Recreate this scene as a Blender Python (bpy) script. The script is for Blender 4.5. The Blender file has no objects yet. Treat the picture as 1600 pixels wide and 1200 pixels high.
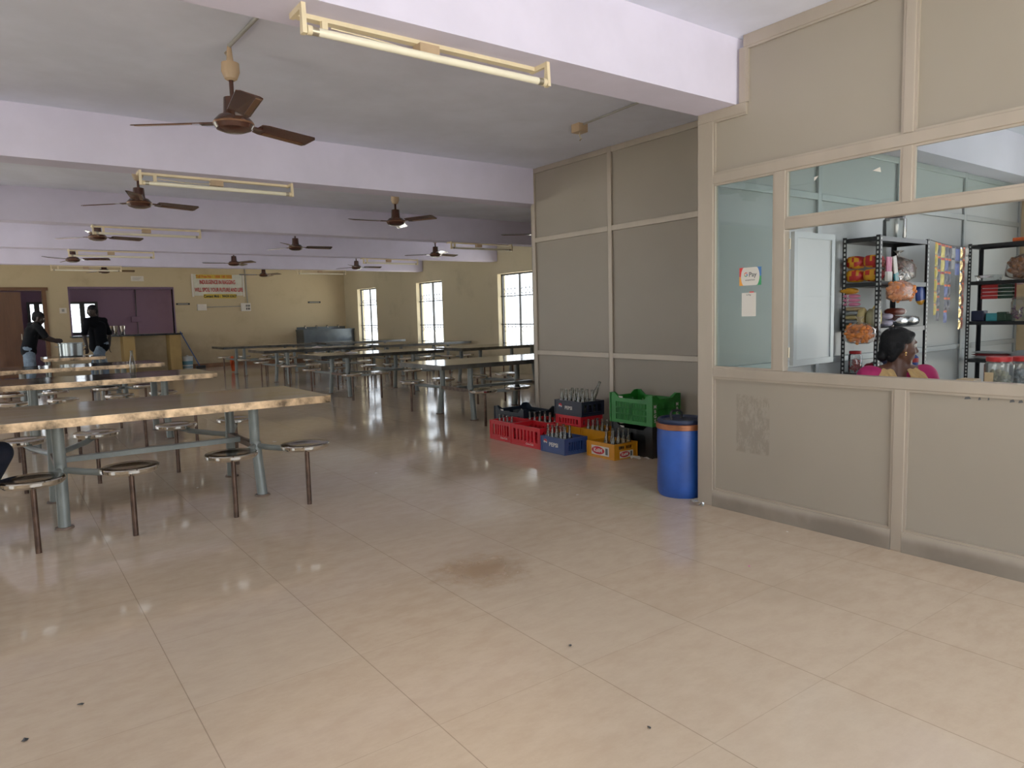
import bpy, bmesh, math, random
from math import sin, cos, pi, radians as R
from mathutils import Vector as V, Matrix, noise as mnoise
random.seed(7)
C = bpy.context.scene.collection
SC = bpy.context.scene

# ------------------------------------------------------------------ materials
def _nt(name):
    m = bpy.data.materials.new(name); m.use_nodes = True
    nt = m.node_tree; b = nt.nodes['Principled BSDF']
    return m, nt, b
def nd(nt, typ, **kw):
    n = nt.nodes.new(typ)
    for k, v in kw.items():
        if k.startswith('i_'): n.inputs[k[2:]].default_value = v
        elif k.startswith('n_'): n.inputs[int(k[2:])].default_value = v
        else: setattr(n, k, v)
    return n
def c4(c): return (c[0], c[1], c[2], 1)
def sr(r, g, b):
    f = lambda u: (u/255/12.92) if u/255 <= .04045 else ((u/255+.055)/1.055)**2.4
    return (f(r), f(g), f(b))
def mixc(nt, a, b, fac, blend='MIX'):
    n = nt.nodes.new('ShaderNodeMix'); n.data_type = 'RGBA'; n.blend_type = blend
    for s, v in ((6, a), (7, b), (0, fac)):
        if hasattr(v, 'is_output') or hasattr(v, 'links'): nt.links.new(v, n.inputs[s])
        else: n.inputs[s].default_value = c4(v) if s != 0 else v
    return n.outputs[2]
def mth(nt, op, a, b=None, c=None):
    n = nt.nodes.new('ShaderNodeMath'); n.operation = op
    for i, v in enumerate((a, b, c)):
        if v is None: continue
        if hasattr(v, 'links'): nt.links.new(v, n.inputs[i])
        else: n.inputs[i].default_value = v
    return n.outputs[0]
def smooth(nt, x, lo, hi):
    n = nt.nodes.new('ShaderNodeMapRange'); n.interpolation_type = 'SMOOTHSTEP'
    nt.links.new(x, n.inputs[0]); n.inputs[1].default_value = lo; n.inputs[2].default_value = hi
    return n.outputs[0]
def noise(nt, vec, scale, detail=4, rough=.55, stretch=None):
    if stretch:
        mp = nt.nodes.new('ShaderNodeMapping'); mp.inputs['Scale'].default_value = stretch
        nt.links.new(vec, mp.inputs[0]); vec = mp.outputs[0]
    n = nt.nodes.new('ShaderNodeTexNoise'); n.inputs['Scale'].default_value = scale
    n.inputs['Detail'].default_value = detail; n.inputs['Roughness'].default_value = rough
    nt.links.new(vec, n.inputs['Vector']); return n.outputs[0]
def mat(name, col, rough=.5, metal=0, var=.12, scale=6, bump=0, spec=.5, rvar=0, coat=0, world=False, stretch=None, alpha=1, trans=0):
    m, nt, b = _nt(name)
    tc = nt.nodes.new('ShaderNodeTexCoord' if not world else 'ShaderNodeNewGeometry')
    vec = tc.outputs['Object'] if not world else tc.outputs['Position']
    if var or rvar or bump:
        f = noise(nt, vec, scale, 4, .6, stretch)
        lo = tuple(max(0, c*(1-var)) for c in col); hi = tuple(min(1, c*(1+var)) for c in col)
        o = mixc(nt, lo, hi, smooth(nt, f, .3, .7)); nt.links.new(o, b.inputs['Base Color'])
        if rvar:
            r = mth(nt, 'MULTIPLY_ADD', f, rvar*2, rough-rvar); nt.links.new(r, b.inputs['Roughness'])
        else: b.inputs['Roughness'].default_value = rough
        if bump:
            bp = nd(nt, 'ShaderNodeBump', i_Strength=bump, i_Distance=.01)
            nt.links.new(f, bp.inputs['Height']); nt.links.new(bp.outputs[0], b.inputs['Normal'])
    else:
        b.inputs['Base Color'].default_value = c4(col); b.inputs['Roughness'].default_value = rough
    b.inputs['Metallic'].default_value = metal; b.inputs['Specular IOR Level'].default_value = spec
    b.inputs['Coat Weight'].default_value = coat
    b.inputs['Alpha'].default_value = alpha; b.inputs['Transmission Weight'].default_value = trans
    return m
def glassy(name, tint=(.9, .95, .93), ior=1.45, gl=(1, 1, 1), rough=0, extra=0, body=None, bodyfac=0):
    m, nt, b = _nt(name); nt.nodes.remove(b)
    out = nt.nodes['Material Output']
    t = nd(nt, 'ShaderNodeBsdfTransparent'); t.inputs[0].default_value = c4(tint)
    g = nd(nt, 'ShaderNodeBsdfGlossy'); g.inputs['Roughness'].default_value = rough; g.inputs['Color'].default_value = c4(gl)
    f = nd(nt, 'ShaderNodeFresnel', i_IOR=ior)
    fac = mth(nt, 'ADD', f.outputs[0], extra)
    base = t.outputs[0]
    if body:
        d = nd(nt, 'ShaderNodeBsdfDiffuse'); d.inputs[0].default_value = c4(body)
        mx0 = nd(nt, 'ShaderNodeMixShader'); mx0.inputs[0].default_value = bodyfac
        nt.links.new(t.outputs[0], mx0.inputs[1]); nt.links.new(d.outputs[0], mx0.inputs[2]); base = mx0.outputs[0]
    mx = nd(nt, 'ShaderNodeMixShader'); nt.links.new(fac, mx.inputs[0])
    nt.links.new(base, mx.inputs[1]); nt.links.new(g.outputs[0], mx.inputs[2])
    nt.links.new(mx.outputs[0], out.inputs[0]); return m

M = {}
def floor_mat():
    m, nt, b = _nt('polished_tile')
    geo = nt.nodes.new('ShaderNodeNewGeometry'); pos = geo.outputs['Position']
    sp = nt.nodes.new('ShaderNodeSeparateXYZ'); nt.links.new(pos, sp.inputs[0])
    u = mth(nt, 'DIVIDE', mth(nt, 'SUBTRACT', sp.outputs[0], .446), .6)
    v = mth(nt, 'DIVIDE', mth(nt, 'SUBTRACT', sp.outputs[1], .078), .6)
    def line(w, a):
        d = mth(nt, 'ABSOLUTE', mth(nt, 'SUBTRACT', mth(nt, 'FRACT', mth(nt, 'ADD', w, .5)), .5))
        return mth(nt, 'SUBTRACT', 1, smooth(nt, d, a*.35, a))
    gr = mth(nt, 'MAXIMUM', line(u, .0042), mth(nt, 'MULTIPLY', line(v, .0036), .45))
    cid = nt.nodes.new('ShaderNodeCombineXYZ')
    nt.links.new(mth(nt, 'FLOOR', u), cid.inputs[0]); nt.links.new(mth(nt, 'FLOOR', v), cid.inputs[1])
    wn = nt.nodes.new('ShaderNodeTexWhiteNoise'); nt.links.new(cid.outputs[0], wn.inputs[0])
    n1 = noise(nt, pos, 7, 6, .7, (1, 1.8, 1)); n2 = noise(nt, pos, .8, 3); n3 = noise(nt, pos, 40, 3)
    a = mixc(nt, sr(194, 171, 146), sr(205, 184, 159), smooth(nt, n1, .3, .7))
    a = mixc(nt, a, sr(186, 163, 138), mth(nt, 'MULTIPLY', smooth(nt, n2, .5, .75), .5))
    a = mixc(nt, a, sr(205, 190, 170), mth(nt, 'MULTIPLY', wn.outputs[0], .22))
    a = mixc(nt, a, sr(166, 148, 126), mth(nt, 'MULTIPLY', smooth(nt, n3, .62, .8), .14))
    # the tan scuffed stain in the middle of the floor
    sx = mth(nt, 'DIVIDE', mth(nt, 'SUBTRACT', sp.outputs[0], 1.92), .36)
    sy = mth(nt, 'DIVIDE', mth(nt, 'SUBTRACT', sp.outputs[1], 2.95), .34)
    rr = mth(nt, 'SQRT', mth(nt, 'ADD', mth(nt, 'MULTIPLY', sx, sx), mth(nt, 'MULTIPLY', sy, sy)))
    ns = noise(nt, pos, 9, 5, .7); msk = mth(nt, 'SUBTRACT', 1, smooth(nt, mth(nt, 'ADD', rr, mth(nt, 'MULTIPLY', ns, 1.3)), .75, 1.55))
    a = mixc(nt, a, sr(150, 114, 72), mth(nt, 'MULTIPLY', msk, .7))
    a = mixc(nt, a, sr(118, 96, 76), mth(nt, 'MULTIPLY', gr, .55))
    nt.links.new(a, b.inputs['Base Color'])
    r = mth(nt, 'ADD', mth(nt, 'MULTIPLY_ADD', n1, .09, .055), mth(nt, 'MULTIPLY', msk, .25)); nt.links.new(r, b.inputs['Roughness'])
    b.inputs['Specular IOR Level'].default_value = .45
    bp = nd(nt, 'ShaderNodeBump', i_Strength=.035, i_Distance=.01)
    nt.links.new(noise(nt, pos, 3, 2), bp.inputs['Height']); nt.links.new(bp.outputs[0], b.inputs['Normal'])
    return m
M['floor'] = floor_mat()
def wall_mat(name, col, dirt, lowz=.9, amt=.55, rough=.7):
    m, nt, b = _nt(name)
    geo = nt.nodes.new('ShaderNodeNewGeometry'); pos = geo.outputs['Position']
    sp = nt.nodes.new('ShaderNodeSeparateXYZ'); nt.links.new(pos, sp.inputs[0])
    n1 = noise(nt, pos, 1.3, 5, .6); n2 = noise(nt, pos, 7, 5, .7)
    low = mth(nt, 'SUBTRACT', 1, smooth(nt, sp.outputs[2], .05, lowz))
    d = mth(nt, 'MULTIPLY', smooth(nt, mth(nt, 'ADD', n1, mth(nt, 'MULTIPLY', low, .35)), .5, .95), amt)
    a = mixc(nt, col, dirt, d)
    a = mixc(nt, a, tuple(c*.8 for c in col), mth(nt, 'MULTIPLY', smooth(nt, n2, .6, .8), .4))
    nt.links.new(a, b.inputs['Base Color']); b.inputs['Roughness'].default_value = rough
    b.inputs['Specular IOR Level'].default_value = .3
    return m
M['yellow'] = wall_mat('yellow_distemper', sr(194, 175, 140), sr(124, 106, 78), 1.3)
M['olive'] = wall_mat('pale_olive_distemper', sr(198, 184, 152), sr(122, 112, 88), .9)
M['purple'] = wall_mat('purple_distemper', sr(112, 90, 114), sr(80, 62, 80), .6)
M['pillar'] = wall_mat('stained_pillar', sr(178, 148, 92), sr(120, 90, 52), .9)
M['ceiling'] = mat('ceiling_whitewash', sr(226, 229, 246), .85, var=.06, scale=1.6, world=True, spec=.2)
M['beam'] = mat('beam_whitewash', sr(217, 211, 233), .85, var=.04, scale=2.2, world=True, spec=.2)
M['alu'] = mat('champagne_aluminium', sr(178, 166, 150), .42, .35, .06, 3, world=True, stretch=(1, 1, .3))
M['alu_in'] = mat('grey_aluminium', sr(150, 158, 160), .4, .35, .06, 3, world=True)
def panel_mat():
    m, nt, b = _nt('grey_laminate_panel')
    geo = nt.nodes.new('ShaderNodeNewGeometry'); pos = geo.outputs['Position']
    sp = nt.nodes.new('ShaderNodeSeparateXYZ'); nt.links.new(pos, sp.inputs[0])
    n1 = noise(nt, pos, 1.1, 3); n2 = noise(nt, pos, 30, 4, .8, (1, 1, .45)); n3 = noise(nt, pos, 5, 4, .7)
    a = mixc(nt, sr(152, 142, 128), sr(164, 155, 141), n1)
    def band(x, lo, hi, e):
        return mth(nt, 'MULTIPLY', smooth(nt, x, lo, lo+e), mth(nt, 'SUBTRACT', 1, smooth(nt, x, hi-e, hi)))
    # glue left by a torn-off poster
    k = mth(nt, 'MULTIPLY', band(sp.outputs[1], 2.525, 2.775, .012), band(sp.outputs[2], .385, .765, .015))
    k = mth(nt, 'MULTIPLY', k, mth(nt, 'LESS_THAN', sp.outputs[0], 3.9))
    k = mth(nt, 'MULTIPLY', k, smooth(nt, mth(nt, 'ADD', n2, mth(nt, 'MULTIPLY', n3, .4)), .58, .78))
    a = mixc(nt, a, sr(118, 108, 98), mth(nt, 'MULTIPLY', k, .45))
    n4 = noise(nt, pos, 3.3, 5, .75)
    a = mixc(nt, a, sr(120, 110, 100), mth(nt, 'MULTIPLY', smooth(nt, n4, .68, .78), .35))
    low = mth(nt, 'SUBTRACT', 1, smooth(nt, mth(nt, 'ADD', sp.outputs[2], mth(nt, 'MULTIPLY', n3, .05)), .02, .07))
    nt.links.new(a, b.inputs['Base Color']); b.inputs['Roughness'].default_value = .38; b.inputs['Specular IOR Level'].default_value = .35
    return m
M['panel'] = panel_mat()
M['alu_dirty'] = wall_mat('dusty_aluminium', sr(176, 165, 150), sr(105, 95, 84), .12, .75, .45)
M['panel_in'] = mat('pale_laminate_inside', sr(160, 168, 170), .35, 0, .04, 1.5, world=True)
M['glass'] = glassy('window_glass', (.88, .94, .92), extra=0, gl=(.6, .6, .6), body=sr(170, 190, 190), bodyfac=.06)
M['clear'] = glassy('bottle_glass', (.72, .74, .70), 1.5, extra=.03, body=sr(170, 165, 150), bodyfac=.08)
M['jar'] = glassy('clear_plastic', (.86, .88, .88), 1.4, rough=.08, extra=.05, body=sr(200, 205, 205), bodyfac=.14)
M['poly'] = glassy('clear_polythene', (.97, .96, .95), 1.2, rough=.3, extra=.02, body=sr(220, 205, 190), bodyfac=.14)
M['steel_top'] = mat('worn_steel_sheet', sr(126, 119, 110), .13, .9, .2, 2.2, .012, rvar=.07, stretch=(1, 2.5, 1))
M['steel_edge'] = mat('scuffed_steel_warm_glints', sr(158, 130, 100), .3, .8, .8, 7, .08, rvar=.1)  # scuffed steel; warm outdoor reflections are put into its mottled colour
M['leg'] = mat('grey_blue_paint', sr(132, 138, 134), .4, .1, .1, 9, spec=.5)
M['leg_rust'] = mat('chipped_paint_rust', sr(112, 92, 78), .6, .1, .3, 20)
M['steel_edge_grey'] = mat('grey_steel_edge', sr(112, 112, 110), .3, .85, .3, 4, .03)
M['chrome'] = mat('bright_steel', sr(222, 216, 206), .08, 1, .05, 8)
M['seat_top'] = mat('steel_dark_reflection_tint', sr(88, 78, 72), .12, 1, .1, 5)  # seat steel darkened in colour to imitate the dark room it mirrors
M['pipe'] = mat('rusty_pipe', sr(92, 70, 58), .35, .6, .3, 14)
M['fan'] = mat('brown_enamel', sr(72, 42, 34), .22, .1, .12, 8, coat=.4)
M['fan_strip'] = mat('bronze_enamel', sr(120, 82, 56), .3, .4, .1, 8)
M['cream'] = mat('cream_enamel', sr(230, 212, 174), .45, 0, .06, 9)
M['tube'] = mat('tube_white', sr(238, 230, 205), .25, 0, .03, 9)
M['cap'] = mat('tube_cap_metal', sr(170, 160, 140), .3, .8, .05, 9)
M['beige'] = mat('beige_plastic', sr(178, 150, 118), .5, 0, .08, 9)
M['white'] = mat('white_card', sr(215, 208, 198), .6, 0, .03, 8)
M['conduit'] = mat('grey_conduit', sr(150, 148, 142), .5, 0, .08, 6)
M['black'] = mat('black_paint', (.012, .012, .014), .4, 0, .2, 8)
M['rack'] = mat('black_slotted_angle', (.022, .023, .026), .38, .3, .2, 8)
M['hole'] = mat('pale_slot', sr(190, 196, 196), .6, 0, 0)
M['red'] = mat('red_plastic', sr(196, 22, 34), .35, 0, .1, 6)
M['blue'] = mat('blue_plastic', sr(44, 66, 116), .38, 0, .12, 6)
M['navy'] = mat('navy_plastic', sr(24, 27, 44), .4, 0, .15, 6)
M['dkblue'] = mat('dark_teal_plastic', sr(22, 32, 44), .4, 0, .15, 6)
M['amber'] = mat('amber_plastic', sr(206, 134, 22), .36, 0, .1, 6)
M['green'] = mat('green_plastic', sr(32, 124, 40), .42, 0, .12, 6)
M['blackpl'] = mat('black_plastic', sr(20, 20, 20), .45, 0, .15, 6)
M['barrel'] = mat('scuffed_blue_drum', sr(34, 78, 166), .42, 0, .2, 5, rvar=.1)
M['barrel_in'] = mat('dark_blue_lid', sr(22, 36, 66), .5, 0, .1, 5)
M['band'] = mat('rusty_clamp_band', sr(150, 88, 52), .45, .4, .3, 14)
M['wood'] = mat('brown_door_wood', sr(98, 62, 38), .5, 0, .14, 3, stretch=(6, 6, .6))
M['woodf'] = mat('door_frame_wood', sr(104, 66, 34), .5, 0, .14, 4)
M['slab'] = mat('black_granite', (.012, .012, .014), .25, 0, .3, 30)
M['dado'] = mat('brown_skirting', sr(120, 84, 60), .6, 0, .14, 4)
M['dark'] = mat('dark_frame', (.02, .022, .024), .5, 0, .1, 5)
M['sinksteel'] = mat('dull_sink_steel', sr(92, 100, 106), .35, .6, .15, 3)
M['aluminium_pot'] = mat('pot_aluminium', sr(165, 172, 172), .28, .9, .08, 5)
M['skin'] = mat('brown_skin', sr(92, 58, 44), .5, 0, .08, 12)
M['skin_dk'] = mat('dark_brown_skin', sr(44, 31, 26), .6, 0, .08, 12)
M['hair'] = mat('black_hair', (.006, .006, .007), .62, 0, .3, 40, .5, spec=.18, stretch=(1, 1, 4))
M['pink'] = mat('magenta_cotton', sr(176, 20, 92), .75, 0, .1, 14, .1)
M['scarf'] = mat('tan_cotton', sr(196, 160, 104), .8, 0, .12, 20, .2, stretch=(5, 1, 1))
M['gold'] = mat('gold', sr(220, 180, 110), .2, 1, 0)
M['shirt_dk'] = mat('dark_navy_shirt', sr(14, 15, 20), .85, 0, .12, 14, spec=.1)
M['shirt_gr'] = mat('dark_grey_shirt', sr(20, 21, 24), .85, 0, .12, 14, spec=.1)
M['jeans'] = mat('blue_jeans', sr(104, 122, 140), .8, 0, .2, 16)
M['navycloth'] = mat('navy_trousers', sr(20, 24, 40), .8, 0, .12, 14)
M['eye'] = mat('eye_white', sr(200, 195, 185), .3, 0, 0)
M['snack'] = mat('orange_fryums', sr(245, 140, 62), .5, 0, .2, 18)
M['snackbrown'] = mat('brown_snack', sr(150, 92, 52), .5, 0, .3, 18)
M['foil'] = mat('silver_foil', sr(214, 220, 224), .22, .9, .1, 20, .5)
M['goldfoil'] = mat('gold_foil', sr(230, 200, 140), .22, .8, .2, 25, .6)
for k, c in dict(p_red=(178, 34, 34), p_yel=(214, 150, 30), p_pink=(214, 120, 160), p_beige=(196, 178, 120), p_lilac=(170, 165, 190), p_blue=(36, 66, 150),
                 p_teal=(60, 150, 165), p_dgreen=(34, 62, 50), p_navy=(28, 34, 66), p_orange=(216, 92, 34), p_lemon=(200, 184, 60), p_tan=(184, 160, 120),
                 p_purple=(120, 50, 90), p_grey=(140, 146, 150), p_brown=(120, 52, 34), p_white=(214, 214, 210), p_dkred=(120, 24, 28), p_olive=(150, 146, 110)).items():
    M[k] = mat(k[2:]+'_packet', sr(*c), .48, 0, .1, 14, .12)
M['sign_yel'] = mat('yellow_band', sr(206, 176, 60), .6, 0, .03, 6)
M['cloth'] = mat('banner_cloth', sr(206, 206, 190), .7, 0, .06, 5, .1)
M['ink_red'] = mat('red_ink', sr(190, 40, 50), .7, 0, 0)
M['ink_orange'] = mat('orange_ink', sr(196, 96, 40), .7, 0, 0)
M['ink_dark'] = mat('dark_ink', sr(40, 46, 44), .7, 0, 0)
M['ink_grey'] = mat('grey_ink', sr(90, 92, 96), .7, 0, 0)
M['ink_white'] = mat('white_ink', sr(222, 218, 210), .6, 0, 0)
M['g_red'] = mat('sticker_red', sr(226, 52, 50), .5, 0, 0); M['g_blue'] = mat('sticker_blue', sr(60, 118, 190), .5, 0, 0)
M['g_green'] = mat('sticker_green', sr(40, 150, 90), .5, 0, 0); M['g_yel'] = mat('sticker_orange', sr(244, 160, 50), .5, 0, 0)
M['ground'] = mat('outside_ground', sr(222, 220, 210), .9, 0, .15, .6, world=True)
M['mop'] = mat('blue_pole', sr(62, 84, 130), .45, 0, .06, 8)
M['bucket'] = mat('pale_bucket', sr(196, 204, 204), .45, 0, .06, 8)
M['bucketblue'] = mat('blue_bucket_print', sr(96, 148, 168), .45, 0, .06, 8)
M['orangecloth'] = mat('orange_cloth', sr(216, 84, 40), .8, 0, .1, 12)
M['grout'] = mat('dust', sr(190, 180, 165), .8, 0, .1, 12)

# ------------------------------------------------------------------ mesh builder
class MB:
    def __init__(s): s.v = []; s.f = []; s.mi = []; s.sm = []; s.T = None
    def add(s, vs, fs, mi=0, sm=False):
        o = len(s.v)
        s.v += [V(p) if s.T is None else s.T @ V(p) for p in vs]
        for f in fs: s.f.append([i+o for i in f]); s.mi.append(mi); s.sm.append(sm)
        return s
    def box(s, x0, x1, y0, y1, z0, z1, mi=0):
        p = [(x0,y0,z0),(x1,y0,z0),(x1,y1,z0),(x0,y1,z0),(x0,y0,z1),(x1,y0,z1),(x1,y1,z1),(x0,y1,z1)]
        return s.add(p, [(0,3,2,1),(4,5,6,7),(0,1,5,4),(1,2,6,5),(2,3,7,6),(3,0,4,7)], mi)
    def cbox(s, c, d, mi=0, rz=0, rx=0, ry=0):
        mt = Matrix.Translation(c) @ Matrix.Rotation(rz,4,'Z') @ Matrix.Rotation(ry,4,'Y') @ Matrix.Rotation(rx,4,'X')
        a, b, e = d[0]/2, d[1]/2, d[2]/2
        p = [mt @ V(q) for q in ((-a,-b,-e),(a,-b,-e),(a,b,-e),(-a,b,-e),(-a,-b,e),(a,-b,e),(a,b,e),(-a,b,e))]
        return s.add(p, [(0,3,2,1),(4,5,6,7),(0,1,5,4),(1,2,6,5),(2,3,7,6),(3,0,4,7)], mi)
    def tube(s, path, r, n=10, mi=0, cap=True):
        path = [V(p) for p in path]; k = len(path)
        rs = r if isinstance(r, (list, tuple)) else [r]*k
        rings = []; up = None
        for i in range(k):
            d = (path[min(i+1,k-1)]-path[max(i-1,0)]).normalized()
            if up is None: up = V((0,0,1)) if abs(d.z) < .9 else V((1,0,0))
            a = d.cross(up)
            if a.length < 1e-4: a = d.cross(V((0,1,0)))
            a.normalize(); b = a.cross(d).normalized(); up = b
            rings.append([path[i]+a*(rs[i]*cos(2*pi*j/n))+b*(rs[i]*sin(2*pi*j/n)) for j in range(n)])
        vs = [p for rg in rings for p in rg]
        fs = [(i*n+j, i*n+(j+1)%n, (i+1)*n+(j+1)%n, (i+1)*n+j) for i in range(k-1) for j in range(n)]
        s.add(vs, fs, mi, True)
        if cap:
            s.add(rings[0], [tuple(range(n))[::-1]], mi); s.add(rings[-1], [tuple(range(n))], mi)
        return s
    def lathe(s, prof, c=(0,0,0), n=20, mi=0, sharp=35, sx=1, sy=1):
        c = V(c); segs = [[prof[0]]]
        for i in range(1, len(prof)):
            segs[-1].append(prof[i])
            if i < len(prof)-1:
                a = V((prof[i][0]-prof[i-1][0], prof[i][1]-prof[i-1][1])); b = V((prof[i+1][0]-prof[i][0], prof[i+1][1]-prof[i][1]))
                if a.length > 1e-7 and b.length > 1e-7 and a.angle(b) > R(sharp): segs.append([prof[i]])
        for sg in segs:
            vs = []; fs = []
            for r, z in sg: vs += [c+V((sx*r*cos(2*pi*j/n), sy*r*sin(2*pi*j/n), z)) for j in range(n)]
            for i in range(len(sg)-1):
                for j in range(n): fs.append((i*n+j, i*n+(j+1)%n, (i+1)*n+(j+1)%n, (i+1)*n+j))
            s.add(vs, fs, mi, True)
        return s
    def prism(s, poly, axis, a, b, mi=0):   # poly 2-D outline extruded along axis between a and b
        def P(u, w, t): return {'x': (t,u,w), 'y': (u,t,w), 'z': (u,w,t)}[axis]
        n = len(poly)
        s.add([P(u,w,a) for u,w in poly], [tuple(range(n))], mi); s.add([P(u,w,b) for u,w in poly], [tuple(range(n))[::-1]], mi)
        s.add([P(u,w,a) for u,w in poly]+[P(u,w,b) for u,w in poly], [(i,(i+1)%n,(i+1)%n+n,i+n) for i in range(n)], mi); return s
    def ball(s, c, r, n=10, m=8, mi=0, sq=(1,1,1)):
        c = V(c); vs = [c+V((0,0,r*sq[2]))]
        for i in range(1, m):
            t = pi*i/m; vs += [c+V((r*sq[0]*sin(t)*cos(2*pi*j/n), r*sq[1]*sin(t)*sin(2*pi*j/n), r*sq[2]*cos(t))) for j in range(n)]
        vs.append(c-V((0,0,r*sq[2]))); fs = [(0,1+j,1+(j+1)%n) for j in range(n)]
        for i in range(m-2):
            for j in range(n): a = 1+i*n; fs.append((a+j, a+n+j, a+n+(j+1)%n, a+(j+1)%n))
        l = len(vs)-1; a = 1+(m-2)*n; fs += [(l, a+(j+1)%n, a+j) for j in range(n)]
        return s.add(vs, fs, mi, True)
    def capsule(s, p, q, r0, r1, n=12, mi=0):
        p, q = V(p), V(q); d = (q-p); L = d.length; d = d/L if L > 1e-6 else V((0,0,1))
        pts, rs = [], []
        for i in range(5):
            t = pi/2*(1-i/4); pts.append(p-d*r0*sin(t)); rs.append(max(1e-4, r0*cos(t)))
        for i in range(5):
            t = pi/2*i/4; pts.append(q+d*r1*sin(t)); rs.append(max(1e-4, r1*cos(t)))
        return s.tube(pts, rs, n, mi, False)
    def mesh(s, name, mats, recalc=True):
        me = bpy.data.meshes.new(name); me.from_pydata([tuple(v) for v in s.v], [], s.f)
        for m in mats: me.materials.append(m)
        for p, i, k in zip(me.polygons, s.mi, s.sm): p.material_index = i; p.use_smooth = k
        if recalc:
            bm = bmesh.new(); bm.from_mesh(me); bmesh.ops.recalc_face_normals(bm, faces=bm.faces); bm.to_mesh(me); bm.free()
        return me
def obj(name, mb, mats, parent=None, loc=None, label=None, kind=None, bevel=0):
    if not isinstance(mats, (list, tuple)): mats = [mats]
    me = mb if isinstance(mb, bpy.types.Mesh) else mb.mesh(name, mats)
    if isinstance(mb, bpy.types.Mesh) and not me.materials:
        for m in mats: me.materials.append(m)
    o = bpy.data.objects.new(name, me); C.objects.link(o)
    if parent is not None: o.parent = parent
    if loc is not None: o.location = loc
    if label: o['label'] = label
    if kind: o['kind'] = kind
    if bevel:
        b = o.modifiers.new('Bevel', 'BEVEL'); b.width = bevel; b.segments = 2; b.limit_method = 'ANGLE'; b.angle_limit = R(50)
    return o
def tag(o, label, cat, group=None):
    o['label'] = label; o['category'] = cat
    if group: o['group'] = group
    return o
def thing(name, label, cat, loc=(0,0,0), rz=0, group=None):
    o = bpy.data.objects.new(name, None); C.objects.link(o); o.empty_display_size = .1
    o.location = loc; o.rotation_euler = (0,0,rz); return tag(o, label, cat, group)
def struct(name, mb, mats, parent=None):
    o = obj(name, mb, mats, parent); o['kind'] = 'structure'; return o
def copy_tree(o, parent=None):
    c = o.copy(); C.objects.link(c); c.parent = parent
    for ch in list(o.children): copy_tree(ch, c)
    return c
def bake(name, mb, mats, voxel, sm=4, keep=0):
    me = mb.mesh(name+'_raw', mats); o = bpy.data.objects.new(name+'_raw', me); C.objects.link(o)
    m = o.modifiers.new('r', 'REMESH'); m.mode = 'VOXEL'; m.voxel_size = voxel; m.use_smooth_shade = True
    if sm: s = o.modifiers.new('s', 'SMOOTH'); s.iterations = sm; s.factor = .5
    if keep: d = o.modifiers.new('d', 'DECIMATE'); d.ratio = keep
    dg = bpy.context.evaluated_depsgraph_get()
    r = bpy.data.meshes.new_from_object(o.evaluated_get(dg)); r.name = name
    bpy.data.objects.remove(o); bpy.data.meshes.remove(me)
    r.materials.clear()
    for q in mats: r.materials.append(q)
    for p in r.polygons: p.use_smooth = True; p.material_index = 0
    return r
def text(name, body, size, mats, loc, xdir, updir, parent=None, sx=1, thick=.0006, bold=0, align='CENTER', shear=0):
    cu = bpy.data.curves.new(name, 'FONT'); cu.body = body; cu.size = size; cu.align_x = align; cu.align_y = 'CENTER'
    cu.extrude = thick; cu.offset = bold; cu.shear = shear; cu.resolution_u = 3
    o = bpy.data.objects.new(name, cu); C.objects.link(o)
    dg = bpy.context.evaluated_depsgraph_get(); me = bpy.data.meshes.new_from_object(o.evaluated_get(dg))
    bpy.data.objects.remove(o); bpy.data.curves.remove(cu)
    x = V(xdir).normalized(); u = V(updir).normalized(); z = x.cross(u)
    mt = Matrix((x*sx, u, z)).transposed().to_4x4(); mt.translation = V(loc)
    me.transform(mt); me.materials.clear(); me.materials.append(mats); me.name = name
    return obj(name, me, mats, parent)
# ------------------------------------------------------------------ the setting
XL, XR, YB, YF, ZC = -3.6, 9.44, -2.2, 22.23, 2.93
XF = 3.76          # front face of the shop partition
struct('floor', MB().box(XL-.2, XR+.1, YB, 26, -.1, 0), M['floor'])
struct('ceiling', MB().box(XL-.2, XR+.2, YB, 26, ZC, ZC+.12), M['ceiling'])
BEAMS = [(2.77,3.06),(6.40,6.67),(10.1,10.38),(13.4,13.68),(16.9,17.18)]
for i, (a, b) in enumerate(BEAMS):
    struct('trim_%d' % (i+1), MB().box(XL, XR-.01, a, b, 2.54, ZC), M['beam'])
def holed(mb, axis, p0, p1, u0, u1, z0, z1, holes):
    """wall slab with rectangular holes; axis 'x' = slab thin in x, u runs along y"""
    us = sorted({u0, u1, *[h[0] for h in holes], *[h[1] for h in holes]})
    for a, b in zip(us, us[1:]):
        m = (a+b)/2; hs = sorted([h for h in holes if h[0] < m < h[1]], key=lambda h: h[2]); z = z0
        for h in hs+[(0,0,z1,z1)]:
            if h[2]-z > 1e-4:
                if axis == 'x': mb.box(p0, p1, a, b, z, h[2])
                else: mb.box(a, b, p0, p1, z, h[2])
            z = h[3]
    return mb
WINS = [(12.06,13.43),(15.94,17.32),(19.86,21.22)]
WZ0, WZ1 = .64, 2.25
struct('wall_right', holed(MB(), 'x', XR, XR+.22, 6.55, 22.23, 0, ZC, [(a,b,WZ0,WZ1) for a,b in WINS]), M['olive'])
LW = [(3.0,4.4),(9.6,12.6),(13.8,16.2),(18.2,19.8)]  # unseen openings, placed and sized for the daylight they let in
struct('wall_left', holed(MB(), 'x', XL-.2, XL, YB, 22.23, 0, ZC, [(a,b,.3,2.5) for a,b in LW]), M['olive'])
struct('wall_front_blocker', MB().box(XL-.2, -1.1, YB-.1, YB, 0, ZC), M['olive'])  # unseen wall added to hold daylight off the left floor
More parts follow.
